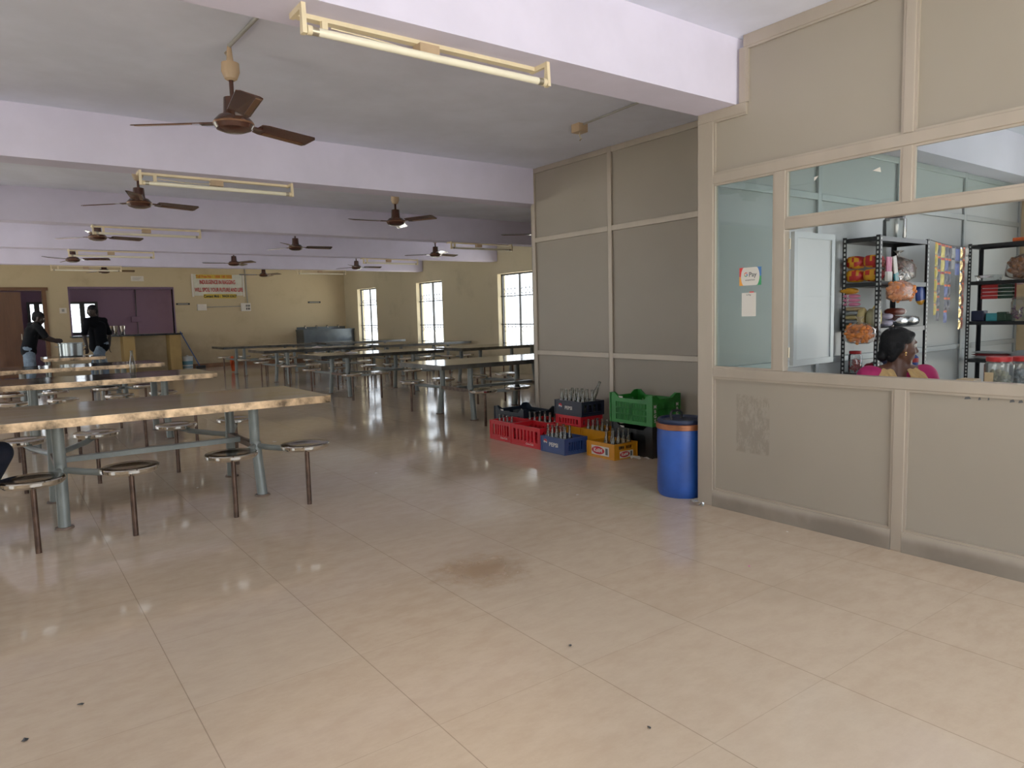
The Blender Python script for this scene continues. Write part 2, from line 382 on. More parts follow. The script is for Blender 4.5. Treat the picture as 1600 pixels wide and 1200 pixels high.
struct('wall_far', holed(MB(), 'y', YF, YF+.2, XL-.2, XR+.22, 0, ZC, [(-.06,1.08,0,2.26),(1.70,4.22,1.05,2.30)]), M['yellow'])
struct('baseboard_far', MB().box(4.27, XR, YF-.02, YF, 0, .12), M['dado'])
struct('wall_kitchen_far', holed(MB(), 'y', 25.9, 26.0, -1.2, 5.6, 0, ZC, [(1.90,2.66,1.10,2.02),(.90,1.30,1.10,2.02)]), M['purple'])
struct('wall_kitchen_left', MB().box(-1.3, -1.2, YF+.2, 26, 0, ZC), M['purple'])
struct('wall_kitchen_right', holed(MB(), 'x', 5.6, 5.7, YF+.2, 26, 0, ZC, [(23.0,25.2,.8,2.4)]), M['purple'])  # hole added out of view to light the kitchen
struct('wall_return', MB().box(5.10, XR, 6.45, 6.55, 0, 2.54), M['panel'])
struct('wall_shop_right', holed(MB(), 'x', 9.0, 9.15, -1.2, 3.0, 0, ZC, [(-1.0,1.9,.4,2.6)]), M['yellow'])  # unseen opening, enlarged to brighten the shop inside
struct('wall_shop_near', MB().box(3.81, 9.15, -1.3, -1.2, 0, ZC), M['panel_in'])
g = struct('ground', MB().box(-60, 70, -60, 80, -.35, -.3), M['ground'])

# barred windows of the right wall
def barred_window(n, a, b):
    fr = MB(); x = XR+.13; w = .035
    for z0, z1 in ((WZ0, WZ0+w), (WZ1-w, WZ1)): fr.box(x-.02, x+.02, a, b, z0, z1)
    for y in (a, (a+b)/2-w/2, b-w): fr.box(x-.02, x+.02, y, y+w, WZ0+w, WZ1-w)
    o = struct('window_%d' % n, fr, M['dark'])
    gr = MB(); xg = x-.045
    zs = [1.10, 1.74]
    for z in zs: gr.box(xg-.006, xg+.006, a, b, z-.011, z+.011)
    k = 10
    for i in range(1, k):
        y = a+(b-a)*i/k
        if i == k//2: continue
        gr.tube([(xg,y,WZ0+.02),(xg,y,WZ1-.02)], .0055, 6)
    for z0 in (1.78, .92):
        for i in range(1, k):
            y = a+(b-a)*i/k; d = (b-a)/k/2
            if i == k//2: continue
            for s in (-1, 1): gr.tube([(xg,y,z0),(xg,y+s*d,z0+.07),(xg,y,z0+.14)], .0055, 6)
    obj('window_grille', gr, M['dark'], o)
    return o
for i, (a, b) in enumerate(WINS): barred_window(i+1, a, b)
def kitchen_window(n, x0, x1):
    fr = MB(); y = 25.93
    fr.box(x0-.05, x1+.05, 25.87, 25.90, 2.0, 2.07); fr.box(x0-.05, x1+.05, 25.87, 25.90, 1.05, 1.12)
    for x in (x0-.05, x1-.03): fr.box(x, x+.08, 25.87, 25.90, 1.12, 2.0)
    m = (x0+x1)/2; fr.box(m-.07, m+.07, 25.87, 25.90, 1.12, 2.0)
    o = struct('window_%d' % n, fr, M['dark']); br = MB()
    for i in range(7): z = 1.2+i*.115; br.tube([(x0,25.92,z),(x1,25.92,z)], .007, 6)
    obj('window_bars', br, M['dark'], o)
kitchen_window(4, 1.90, 2.66); kitchen_window(5, .90, 1.30)

# brown double door, its near leaf shut
d1 = struct('door_1', MB().box(-.16,-.06,YF-.05,YF+.12,0,2.26).box(1.08,1.17,YF-.05,YF+.12,0,2.26).box(-.16,1.22,YF-.05,YF+.12,2.26,2.34), M['woodf'])
lf = MB().box(-.06,.62,YF+.02,YF+.06,.02,2.22)
for z0, z1 in ((.2,1.0),(1.15,2.08)):
    for x0, x1 in ((.0,.25),(.32,.56)): lf.box(x0,x1,YF+.005,YF+.02,z0,z1)
lf = obj('door_leaf', lf, M['wood'], d1)
obj('handle', MB().tube([(.57,YF-.03,1.0),(.57,YF-.03,1.14)], .012, 8).tube([(.57,YF+.02,1.0),(.57,YF-.03,1.0)], .008, 8).tube([(.57,YF+.02,1.14),(.57,YF-.03,1.14)], .008, 8), M['cap'], lf)
op = MB().box(0,.66,-.02,.02,.02,2.22)
for z0, z1 in ((.2,1.0),(1.15,2.08)): op.box(.06,.60,-.03,-.02,z0,z1)

# serving hatch of the kitchen: slab on two pillars with panels between
t = thing('serving_counter', 'black stone counter slab on stained yellow pillars below the purple kitchen hatch', 'counter', (0,0,0))
obj('counter_slab', MB().box(1.62,4.30,21.66,YF-.002,1.0,1.05), M['slab'], t, bevel=.008)
for x0, x1 in ((2.80,3.09),(3.96,4.25)): obj('pillar', MB().box(x0,x1,21.72,YF-.002,0,1.0), M['pillar'], t)
tr = struct('trim_7', MB().box(1.66,1.70,YF-.01,YF+.21,1.05,2.34).box(4.22,4.25,YF-.01,YF+.21,1.05,2.34).box(1.66,4.25,YF-.01,YF+.21,2.30,2.36), M['purple'])

# ------------------------------------------------------------------ shop partition: aluminium frame, panels, glass
def rails(segs, x0, x1, mi=0):
    mb = MB()
    for y0, y1, z0, z1 in segs: mb.box(x0, x1, y0, y1, z0, z1)
    return mb
Y0 = -1.2
pan = MB()
for y0, y1, z0, z1 in ((1.785,2.94,.11,.86),(.62,1.725,.11,.86),(Y0,.56,.11,.86),
                       (1.775,2.70,2.15,2.86),(.62,1.725,2.15,2.86),(Y0,.56,2.15,2.86),(2.70,2.94,2.15,2.48)):
    pan.box(XF+.022, XF+.034, y0, y1, z0, z1)
struct('wall_booth', pan, M['panel'])
bars = [(2.94,3.06,0,2.48),(Y0,2.94,.86,.92),(Y0,2.94,2.09,2.15),(2.43,2.50,.92,2.09),(Y0,2.43,1.75,1.81),
        (1.725,1.775,1.81,2.09),(1.725,1.775,2.15,2.86),(.56,.62,2.15,2.86),(.56,.62,1.81,2.09),(.56,.62,.11,.86),(1.725,1.785,0,.86),
        (Y0,2.72,2.86,2.93),(2.70,2.75,2.54,2.86),(2.70,3.06,2.48,2.54)]
o = struct('trim_8', rails(bars, XF, XF+.055), M['alu'])
b = o.modifiers.new('Bevel', 'BEVEL'); b.width = .004; b.segments = 2; b.limit_method = 'ANGLE'
beads = MB()      # thin glazing beads round every panel and pane
def bead(y0, y1, z0, z1, w=.012):
    beads.box(XF+.006, XF+.022, y0, y1, z0, z0+w); beads.box(XF+.006, XF+.022, y0, y1, z1-w, z1)
    beads.box(XF+.006, XF+.022, y0, y0+w, z0+w, z1-w); beads.box(XF+.006, XF+.022, y1-w, y1, z0+w, z1-w)
for q in ((1.785,2.94,.11,.86),(.62,1.725,.11,.86),(.62,1.725,2.15,2.86),(2.50,2.94,.92,2.09),(1.775,2.43,1.81,2.09),(.62,1.725,1.81,2.09)): bead(*q)
for q in ((2.688,2.70,2.54,2.86),(1.787,2.94,2.15,2.162),(2.928,2.94,2.162,2.468),(2.70,2.94,2.468,2.48),(1.775,1.787,2.15,2.86),(1.787,2.688,2.848,2.86)): beads.box(XF+.006, XF+.022, *q)
struct('trim_9', beads, M['alu'])
struct('baseboard_booth', rails([(1.785,2.94,0,.11),(Y0,1.725,0,.11)], XF-.004, XF+.05), M['alu_dirty'])
for i, (y0, y1, z0, z1) in enumerate(((2.50,2.94,.92,2.09),(1.775,2.43,1.81,2.09),(.62,1.725,1.81,2.09),(Y0,.56,1.81,2.09))):
    struct('window_%d' % (6+i), MB().box(XF+.024, XF+.029, y0, y1, z0, z1), M['glass'])
# the shutter of the serving window, swung inwards
o = struct('door_2', MB().box(3.82,4.26,2.400,2.425,.95,.985).box(3.82,4.26,2.400,2.425,1.705,1.74).box(3.82,3.855,2.400,2.425,.985,1.705).box(4.225,4.26,2.400,2.425,.985,1.705), M['alu_in'])
obj('shutter_panel', MB().box(3.855,4.225,2.406,2.418,.985,1.705).box(3.855,4.225,2.402,2.406,1.36,1.365), M['panel_in'], o)
obj('hinge', MB().tube([(3.818,2.43,1.00),(3.818,2.43,1.06)], .008, 8).tube([(3.818,2.43,1.64),(3.818,2.43,1.70)], .008, 8), M['cap'], o)

# side wall of the shop and the recessed wall behind the crates
def grid_wall(name, tname, axis, p, t, us, zs, u0, u1, z0, z1, w, side, mp, ma):
    """panels with a frame standing proud on one side"""
    mb = MB(); fr = MB()
    def bx(m, a, b, c, d, q0, q1):
        if axis == 'x': m.box(q0, q1, a, b, c, d)
        else: m.box(a, b, q0, q1, c, d)
    bx(mb, u0, u1, z0, z1, p, p+t)
    q0, q1 = (p-.02, p) if side < 0 else (p+t, p+t+.02)
    for u in us: bx(fr, u-w/2, u+w/2, z0, z1, q0, q1)
    edges = sorted(us)
    for z in zs:
        for a, b in zip(edges, edges[1:]): bx(fr, a+w/2, b-w/2, max(z0, z-w/2), min(z1, z+w/2), q0, q1)
    struct(name, mb, mp); o = struct(tname, fr, ma)
    b = o.modifiers.new('Bevel', 'BEVEL'); b.width = .004; b.segments = 2; b.limit_method = 'ANGLE'
grid_wall('wall_shop_side', 'trim_10', 'y', 3.0, .05, (3.85,5.07,6.29,7.6,8.96), (.05,.885,2.12,2.51), 3.82, 9.0, 0, 2.54, .05, -1, M['panel_in'], M['alu_in'])
grid_wall('wall_recess', 'trim_11', 'x', 5.05, .05, (3.12,5.19,6.42), (.05,.865,2.135,2.90), 3.06, 6.45, 0, ZC, .055, -1, M['panel'], M['alu'])
# ------------------------------------------------------------------ canteen tables with their swing-out stools
TL, TW, TH = 2.30, 1.09, .72
def make_table(name, label, group, edge='steel_edge'):
    t = thing(name, label, 'table', group=group)
    top = MB().box(.006, TL-.006, .006, TW-.006, TH-.004, TH).box(.02, TL-.02, .02, TW-.02, TH-.055, TH-.045)
    obj('tabletop', top, M['steel_top'], t)
    e = MB().box(0, TL, 0, .006, TH-.055, TH-.001).box(0, TL, TW-.006, TW, TH-.055, TH-.001).box(0, .006, .006, TW-.006, TH-.055, TH-.001).box(TL-.006, TL, .006, TW-.006, TH-.055, TH-.001)
    obj('edge_strip', e, M[edge], t)
    for lx in (.53, 1.77):
        for s in (0, 1):
            f = lambda y: y if s == 0 else TW-y
            mb = MB().tube([(lx, f(.20), TH-.05), (lx, f(.205), .385)], .036, 14).tube([(lx, f(.185), .40), (lx+.01*(1 if lx > 1 else -1), f(.12), .0)], .036, 14)
            l = obj('leg', mb, M['leg'], t)
            obj('foot_flange', MB().lathe([(.0,.012),(.052,.012),(.056,.0),(0,0)], (lx+.01*(1 if lx > 1 else -1), f(.12), 0), 16), M['leg_rust'], l)
        obj('cross_bar', MB().box(lx-.022, lx+.022, .20, TW-.20, .345, .385), M['leg_rust'], t)
    obj('stretcher', MB().box(.55, 1.75, TW/2-.03, TW/2+.03, .36, .395), M['leg'], t)
    for lx, sx in ((.53,.36),(.53,.86),(1.77,1.46),(1.77,1.96)):
        for s in (0, 1):
            sy = -.34 if s == 0 else TW+.34; py = .20 if s == 0 else TW-.20
            d = V((sx-lx, sy-py, 0)); q = V((lx, py, .37))
            obj('stool_arm', MB().tube([q, q+d*.3+V((0,0,.0)), q+d*.75+V((0,0,.01)), q+d*.96+V((0,0,.03))], .021, 10), M['leg'], t)
            st = obj('seat', MB().lathe([(0,.43),(.10,.432),(.155,.436),(.163,.434)], (sx,sy,0), 24), M['seat_top'], t)
            obj('seat_rim', MB().lathe([(.163,.434),(.168,.428),(.166,.41),(.150,.396),(.02,.392)], (sx,sy,0), 24), M['chrome'], st)
            oy = sy+(-.03 if s == 0 else .03)
            obj('seat_leg', MB().tube([(sx,oy,.395),(sx,oy,.0)], .0165, 10), M['pipe'], t)
    return t
tabs = [(-.25,5.19,'long steel topped canteen table with round stools nearest the camera at the left'),
        (-.25,8.62,'second steel topped table back in the left column, with a glass bottle standing on it'),
        (-.25,11.75,'third table back in the left column, in front of the steel serving pot'),
        (4.25,7.25,'canteen table at right nearest the crates, partly hidden by the grey partition'),
        (4.22,11.0,'canteen table directly behind the one nearest the crates, inner column of the right half'),
        (4.30,14.25,'canteen table in the inner column of the right half, second from the far wall'),
        (4.36,17.6,'farthest canteen table of the right inner column, in front of the banner wall'),
        (6.90,11.0,'canteen table below the nearest barred window, mostly behind the partition edge'),
        (6.90,14.25,'canteen table beside the middle barred window'),
        (6.90,17.6,'canteen table in front of the steel wash trough, beside the farthest window')]
proto = make_table('canteen_table', tabs[0][2], 'canteen tables with fixed stools')
TBL = []
for i, (x, y, lab) in enumerate(tabs):
    if i == 3: proto = make_table('canteen_table', lab, 'canteen tables with fixed stools', 'steel_edge_grey')
    o = proto if i in (0, 3) else copy_tree(proto)
    o.location = (x, y, 0); o['label'] = lab; TBL.append(o)

# ------------------------------------------------------------------ ceiling fans
def make_fan(label, drop):
    t = thing('ceiling_fan', label, 'ceiling fan', group='brown ceiling fans')
    obj('canopy', MB().lathe([(.012,-.015),(.02,-.10),(.05,-.11),(.052,-.16),(.036,-.20),(.02,-.21)], n=18), M['beige'], t)
    obj('hook', MB().tube([(0,0,0),(0,.0,-.03),(.025,0,-.05),(0,0,-.08),(-.012,0,-.11)], .007, 8), M['cap'], t)
    obj('downrod', MB().tube([(0,0,-.2),(0,0,-drop+.10)], .013, 10), M['fan'], t)
    obj('lower_cup', MB().lathe([(.016,-drop+.16),(.05,-drop+.15),(.055,-drop+.07),(.06,-drop+.05)], n=18), M['fan'], t)
    obj('motor_housing', MB().lathe([(.03,-drop+.05),(.085,-drop+.045),(.112,-drop+.015),(.115,-drop-.005),(.10,-drop-.03),(.06,-drop-.045),(0,-drop-.048)], n=28).lathe([(.1155,-drop+.008),(.118,-drop+.002),(.1155,-drop-.004)], n=28, mi=1), [M['fan'], M['fan_strip']], t)
    for k in range(3):
        a = 2*pi*k/3; mb = MB(); mb.T = Matrix.Translation((0,0,-drop+.01)) @ Matrix.Rotation(a, 4, 'Z') @ Matrix.Rotation(R(-12), 4, 'X')
        pts = [(.17,-.055),(.22,-.066),(.58,-.072),(.60,-.05),(.60,.05),(.585,.068),(.22,.062),(.17,.05)]
        mb.prism(pts, 'z', -.003, .003); mb.prism([(.24,.024),(.57,.032),(.57,.060),(.24,.052)], 'z', -.006, -.003, 1)
        bl = obj('blade', mb, [M['fan'], M['fan_strip']], t)
        mb = MB(); mb.T = Matrix.Translation((0,0,-drop+.01)) @ Matrix.Rotation(a, 4, 'Z')
        mb.box(.10,.20,-.02,.02,-.008,.002); obj('blade_bracket', mb, M['fan'], bl)
    return t
fans = [(1.25,4.47,.46,143,'large brown ceiling fan nearest the camera, hanging from a cable box before the second beam'),
        (1.27,7.98,.43,137,'brown ceiling fan in the left row beside the second tube light'),
        (4.18,8.13,.43,54,'brown ceiling fan in the middle row nearest the camera, blades spread in a wide V'),
        (4.12,11.62,.43,-126,'second ceiling fan of the middle row, in front of the fourth beam'),
        (1.24,11.23,.43,137,'third ceiling fan of the left row, half behind a tube light fitting'),
        (4.08,15.18,.43,54,'third ceiling fan of the middle row, above the ragging banner'),
        (1.25,15.10,.43,-20,'fourth ceiling fan of the left row, above the brown door'),
        (2.07,18.07,.43,-6,'farthest ceiling fan at left, just above the kitchen hatch'),
        (5.74,18.67,.43,54,'farthest ceiling fan, just right of the banner against the yellow wall'),
        (6.98,11.98,.43,137,'ceiling fan of the right row, beside the tube light by the middle window'),
        (6.91,15.51,.43,-6,'ceiling fan of the right row in front of the farthest window bay'),
        (6.80,8.5,.43,150,'ceiling fan of which only a blade tip shows at the partition edge')]
fp = {}
for x, y, dr, a, lab in fans:
    if dr not in fp: o = fp[dr] = make_fan(lab, dr)
    else: o = copy_tree(fp[dr])
    o.location = (x, y, ZC); o.rotation_euler = (0,0,R(a)); o['label'] = lab

# ------------------------------------------------------------------ tube lights under the beams
def make_tube(label):
    t = thing('tube_light', label, 'tube light', group='cream tube light fittings under the beams')
    obj('mounting_rail', MB().box(0,1.24,-.02,.02,-.018,0), M['cream'], t)
    for x in (0, 1.24):
        s = 1 if x == 0 else -1
        mb = MB().box(x-.009, x+.009, -.108, .02, -.022, 0).prism([(-.118,-.0),(-.10,0),(-.092,-.118),(-.125,-.118)], 'x', x-.009, x+.009)
        e = obj('end_bracket', mb, M['cream'], t)
        obj('lamp_holder', MB().lathe([(.0,0),(.019,0),(.019,.02),(0,.02)], n=14), M['cream'], e).matrix_local = Matrix.Translation((x+s*.012,-.108,-.10)) @ Matrix.Rotation(s*pi/2, 4, 'Y')
    tb = obj('lamp_tube', MB().tube([(.034,-.108,-.10),(1.206,-.108,-.10)], .0165, 14), M['tube'], t)
    obj('tube_caps', MB().tube([(.032,-.108,-.10),(.06,-.108,-.10)], .0172, 14).tube([(1.18,-.108,-.10),(1.208,-.108,-.10)], .0172, 14), M['cap'], tb)
    obj('choke_box', MB().box(.56,.66,-.045,.025,-.065,-.018), M['beige'], t)
    obj('starter', MB().box(.11,.135,-.03,-.005,-.075,-.018), M['cream'], t)
    obj('wire', MB().tube([(.56,-.02,-.05),(.45,-.06,-.065),(.30,-.09,-.07),(.14,-.05,-.05)], .003, 6), M['cream'], t)
    return t
tubes = [(1.08,2.93,'cream tube light fitting with a white lamp under the nearest beam'),
         (1.05,6.58,'cream tube light fitting under the second beam, beside the left row fan'),
         (1.08,10.28,'cream tube light fitting under the third beam, above the left tables'),
         (1.07,13.62,'cream tube light fitting under the fourth beam at left'),
         (1.02,17.08,'tube light fitting at left farthest back, against the yellow wall above the hatch'),
         (6.22,10.26,'cream tube light fitting at right under the third beam, before the window wall'),
         (6.16,13.58,'cream tube light fitting at right under the fourth beam'),
         (6.02,17.08,'farthest tube light fitting at right, against the yellow wall corner')]
tp = None
for x, y, lab in tubes:
    if tp is None: o = tp = make_tube(lab)
    else: o = copy_tree(tp)
    o.location = (x, y, 2.54); o['label'] = lab
# conduits on the ceiling, lamp hook
tag(obj('conduit', MB().tube([(1.25,4.47,ZC-.012),(1.30,3.07,ZC-.012)], .011, 8), M['conduit']), 'grey conduit on the ceiling running from the nearest fan to the nearest beam', 'conduit')
t = thing('ceiling_junction_box', 'small beige junction box with a hook on the ceiling above the crates', 'junction box', (4.24,4.73,ZC))
obj('box', MB().box(-.05,.05,-.05,.05,-.07,0), M['beige'], t); obj('hook', MB().tube([(0,0,-.07),(0,0,-.10),(.02,0,-.12),(0,0,-.135)], .006, 8), M['cap'], t)
tag(obj('conduit', MB().tube([(4.235,4.67,ZC-.012),(4.12,3.07,ZC-.012)], .009, 8), M['conduit']), 'thin grey conduit on the ceiling leading to the junction box above the crates', 'conduit')
# ------------------------------------------------------------------ crates, bottles and drum by the recessed wall
def side(mb, axis, p0, p1, u0, u1, h, slots):
    """one crate side; slots = (n, z0, z1, margin, gap fraction) or None"""
    def bx(a, b, c, d):
        if b-a < 1e-5 or d-c < 1e-5: return
        if axis == 'x': mb.box(p0, p1, a, b, c, d)
        else: mb.box(a, b, p0, p1, c, d)
    if not slots: bx(u0, u1, 0, h); return
    n, z0, z1, mg, gf = slots
    bx(u0, u1, 0, z0); bx(u0, u1, z1, h); bx(u0, u0+mg, z0, z1); bx(u1-mg, u1, z0, z1)
    st = (u1-u0-2*mg)/n
    for i in range(n-1):
        c = u0+mg+st*(i+1); bx(c-st*(1-gf)/2, c+st*(1-gf)/2, z0, z1)
def bottle_crate(name, label, m, loc, lx, ly, h, ls, ss, nx=4, ny=5, group=None):
    t = thing(name, label, 'crate', loc, 0, group); w = .012; mb = MB()
    side(mb, 'x', 0, w, w, ly-w, h, ls); side(mb, 'x', lx-w, lx, w, ly-w, h, ls)
    side(mb, 'y', 0, w, 0, lx, h, ss); side(mb, 'y', ly-w, ly, 0, lx, h, ss)
    mb.box(w, lx-w, w, ly-w, .004, .012)
    for y in (0, ly):      # ribs at the corners and a rim
        for x in (0, lx): mb.box(x-.006, x+.006, y-.006, y+.006, 0, h)
    mb.box(-.004, .0, 0, ly, h-.014, h).box(-.004, 0, 0, ly, 0, .012).box(0, lx, -.004, 0, h-.014, h).box(0, lx, -.004, 0, 0, .012)
    obj('crate_shell', mb, m, t)
    if nx:
        dv = MB(); d = h*.55
        for i in range(1, nx): x = lx*i/nx; dv.box(x-.002, x+.002, w, ly-w, .012, d)
        for j in range(1, ny): y = ly*j/ny; dv.box(w, lx-w, y-.002, y+.002, .012, d-.001)
        obj('divider_grid', dv, m, t)
    return t
BPROF = [(0,.002),(.024,.0),(.027,.006),(.027,.10),(.0255,.125),(.018,.16),(.0125,.19),(.0115,.225),(.0135,.228),(.0135,.24),(.010,.242),(.009,.236)]
bot_me = MB().lathe(BPROF, n=14).mesh('bottle', [M['clear']])
ORD = ['first', 'second', 'third', 'fourth', 'fifth', 'sixth']
def bottle(x, y, z, label, group, sc=1, tilt=None):
    o = bpy.data.objects.new('glass_bottle', bot_me); C.objects.link(o); o.location = (x, y, z); o.scale = (sc,)*3
    if tilt: o.rotation_euler = tilt
    return tag(o, label, 'bottle', group)
def bottles(rows, z, where, group, zs=1):
    """rows = list of (row words, [(x, y)...]) ordered from the left of the photo"""
    for words, pts in rows:
        for i, (x, y) in enumerate(pts):
            lab = 'empty clear glass bottle, %s from left in the %s row of the %s' % (ORD[i], words, where)
            bottle(x, y, z, lab, group, zs)
# red crates
COKE = dict(ls=(7,.055,.165,.03,.5), ss=(5,.055,.165,.03,.5))
def coke_text(t, lx, y): text('lettering', 'Coca-Cola', .028, M['ink_white'], (-.0006, y, .032), (0,-1,0), (0,0,1), t, shear=.25)
t = bottle_crate('bottle_crate', 'red slotted bottle crate at the left end of the front row, bottle necks showing', M['red'], (4.17,5.765,0), .29, .37, .205, **COKE, group='red crates'); coke_text(t, .29, .13)
bottles([('front', [(4.24,6.06),(4.24,5.99),(4.24,5.92),(4.24,5.84)])], .014, 'leftmost red crate', 'bottles in the leftmost red crate')
t = bottle_crate('bottle_crate', 'empty red slotted crate in the front row between red crate and blue crate', M['red'], (4.155,5.27,0), .29, .48, .205, **COKE, nx=0, group='red crates'); coke_text(t, .29, .17)
t = bottle_crate('bottle_crate', 'red crate full of bottles in the second row, behind the empty red crate', M['red'], (4.47,5.53,0), .29, .42, .20, **COKE, group='red crates')
bottles([('front', [(4.52,5.90-.085*i) for i in range(5)]), ('back', [(4.64,5.88-.085*i) for i in range(4)])], .03, 'second-row red crate', 'bottles in the second row red crate', 1.0)
# blue Pepsi crates
def globe(t, y, z, r):
    g = MB(); n = 28
    def disc(x, f, mi):
        pts = [(x, y-r*cos(2*pi*k/n), z+r*sin(2*pi*k/n)) for k in range(n) if f(sin(2*pi*k/n))]
        g.add(pts, [tuple(range(len(pts)))], mi)
    disc(-.0050, lambda s: True, 0); 
    wave = lambda u: .18*sin(u*2.6)
    top = [(-.0056, y-r*cos(a), z+r*sin(a)) for a in [pi*k/14 for k in range(15)] if sin(a) > .12]
    ks = [k/8 for k in range(-7, 8)]
    g.add(top+[(-.0056, y+r*u*.95, z+r*(.16+wave(u))) for u in reversed(ks)], [tuple(range(len(top)+len(ks)))], 1)
    bot = [(-.0056, y+r*cos(a), z-r*sin(a)) for a in [pi*k/14 for k in range(15)] if sin(a) > .35]
    g.add(bot+[(-.0056, y-r*u*.8, z-r*(.28-wave(-u))) for u in ks], [tuple(range(len(bot)+len(ks)))], 2)
    obj('emblem', g, [M['ink_white'], M['ink_red'], M['blue']], t)
t = bottle_crate('bottle_crate', 'mid-blue crate lettered in white on the floor at the front, beside the red crates', M['blue'], (4.14,4.89,0), .27, .34, .15, None, (6,.03,.115,.05,.55), group='blue crates')
globe(t, .275, .098, .026); text('lettering', 'PEPSI', .052, M['ink_white'], (-.005, .155, .078), (0,-1,0), (0,0,1), t, sx=1.15, bold=.0012)
bottles([('front', [(4.185,5.18-.062*i) for i in range(5)]), ('back', [(4.29,5.17-.09*i) for i in range(3)])], .014, 'front blue crate', 'bottles in the front blue crate')
# amber crates
AM = dict(ls=None, ss=(2,.085,.118,.055,.86))
t = bottle_crate('bottle_crate', 'yellow crate with a red oval label, front right on the floor', M['amber'], (4.31,4.42,0), .28, .345, .14, **AM, group='yellow crates')
def kali(t, pos, xd, s, tilt):
    xd = V(xd); up = V((0,0,1)); nrm = xd.cross(up)
    def pl(name, pts, m, off):
        g = MB(); g.add([V(pos)+xd*a*s+up*b*s+nrm*off for a, b in pts], [tuple(range(len(pts)))]); return obj(name, g, m, t)
    pl('label_card', [(-1.15,-.42),(1.15,-.42),(1.15,.42),(-1.15,.42)], M['white'], .0045)
    pl('label_oval', [(-.28+.84*cos(a), .36*sin(a)) for a in [2*pi*k/28 for k in range(28)]], M['ink_red'], .0052)
    pl('label_block', [(.68,-.30),(1.0,-.30),(1.0,.30),(.68,.30)], M['ink_grey'], .0052)
    text('lettering', 'KaliM', .50*s, M['ink_white'], V(pos)+xd*(-.28*s)+nrm*.0058, xd, up, t, bold=.0006)
kali(t, (0,.175,.066), (0,-1,0), .098, 0); kali(t, (.145,0,.042), (1,0,0), .072, 0)
bottles([('near', [(4.355+.062*i,4.475) for i in range(4)]), ('back', [(4.36+.075*i,4.57) for i in range(3)])], .012, 'front yellow crate', 'bottles in the front yellow crate')
t = bottle_crate('bottle_crate', 'amber crate in the second row, between the front yellow crate and the black crate', M['amber'], (4.55,4.78,0), .28, .34, .185, None, (2,.085,.118,.055,.86), group='yellow crates')
bottles([('front', [(4.60,5.07-.066*i) for i in range(4)]), ('back', [(4.71,5.07-.075*i) for i in range(4)])], .012, 'second-row amber crate', 'bottles in the second row amber crate', 1.06)
t = bottle_crate('bottle_crate', 'amber crate under the stacked red and navy crates', M['amber'], (4.55,5.14,0), .28, .36, .185, None, (2,.085,.118,.055,.86), group='yellow crates')
t = bottle_crate('bottle_crate', 'shallow dark red crate stacked between the amber crate and the navy crate', M['red'], (4.555,5.13,.188), .28, .37, .10, (7,.02,.07,.03,.5), (5,.02,.07,.03,.5), nx=0, group='red crates')
t = bottle_crate('bottle_crate', 'dark navy crate lettered in white, topmost of the stack against the wall', M['navy'], (4.55,5.11,.29), .29, .40, .145, None, (4,.035,.11,.03,.7), group='blue crates')
globe(t, .315, .088, .026); text('lettering', 'PEPSI', .046, M['ink_white'], (-.005, .19, .074), (0,-1,0), (0,0,1), t, sx=1.1, bold=.001)
bottles([('front', [(4.60,5.46-.064*i) for i in range(6)]), ('back', [(4.72,5.44-.075*i) for i in range(5)])], .303, 'topmost navy crate', 'bottles in the topmost navy crate')
bottle(4.72, 5.165, .40, 'bottle lying askew with its neck raised above the others in the topmost navy crate', 'bottles in the topmost navy crate', 1, (R(24), 0, R(60)))

# vegetable crates with slatted sides and scooped rims
def veg_crate(label, m, loc, lx, ly, h, letters=None, slots=True):
    t = thing('vegetable_crate', label, 'crate', loc); w = .012; mb = MB()
    def wall(axis, p0, p1, L, dip):
        zt = h-dip; n = max(6, int(L/.026)); mg = .07
        def bx(a, b, c, d):
            if axis == 'x': mb.box(p0, p1, a, b, c, d)
            else: mb.box(a, b, p0, p1, c, d)
        def poly(pts):
            mb.prism(pts, axis, p0, p1)
        z0, z1 = .03, zt-.035
        bx(0, L, 0, z0); poly([(0,z1),(L,z1),(L,h),(L-.05,h),(L-.05-dip*1.3,zt),(.05+dip*1.3,zt),(.05,h),(0,h)])
        bx(0, mg, z0, z1); bx(L-mg, L, z0, z1)
        st = (L-2*mg)/n
        for i in range(n-1): c = mg+st*(i+1); bx(c-st*.24, c+st*.24, z0, z1)
        if not slots: bx(mg, L-mg, z0, z1)
        for k in (1, 2): z = z0+(z1-z0)*k/3; bx(mg, L-mg, z-.006, z+.006)
        bx(L*.5-.02, L*.5+.02, z0, z1)
    wall('x', 0, w, ly, .045); wall('x', lx-w, lx, ly, .045); wall('y', 0, w, lx, .035); wall('y', ly-w, ly, lx, .035)
    mb.box(w, lx-w, w, ly-w, .004, .012)
    obj('crate_shell', mb, m, t)
    for x in (-.006, lx-.006):
        for y in (-.006, ly-.006): obj('corner_rib', MB().box(x, x+.012, y, y+.012, 0, h), m, t)
    obj('carry_label', MB().box(w, w+.002, ly*.72, ly*.86, h-.05, h-.03), M['white'], t)
    if letters:
        for (px, py, xd) in ((.035,-.001,(1,0,0)),(lx-.035,-.001,(1,0,0))):
            for i, ch in enumerate(letters):
                text('lettering', ch, .042, M['ink_white'], (px, py-.0005, h-.10-.042*i), xd, (0,0,1), t, bold=.0008)
    return t
veg_crate('green slatted vegetable crate standing on the black crate', M['green'], (4.60,4.24,.285), .36, .52, .275, 'MBGS')
veg_crate('tall black crate under the green crate, right of the bottles', M['blackpl'], (4.61,4.25,0), .36, .50, .285, None, False)
veg_crate('dark empty slatted crate with a scooped rim, at far left behind the red crates', M['dkblue'], (4.50,5.985,0), .45, .54, .285, None)

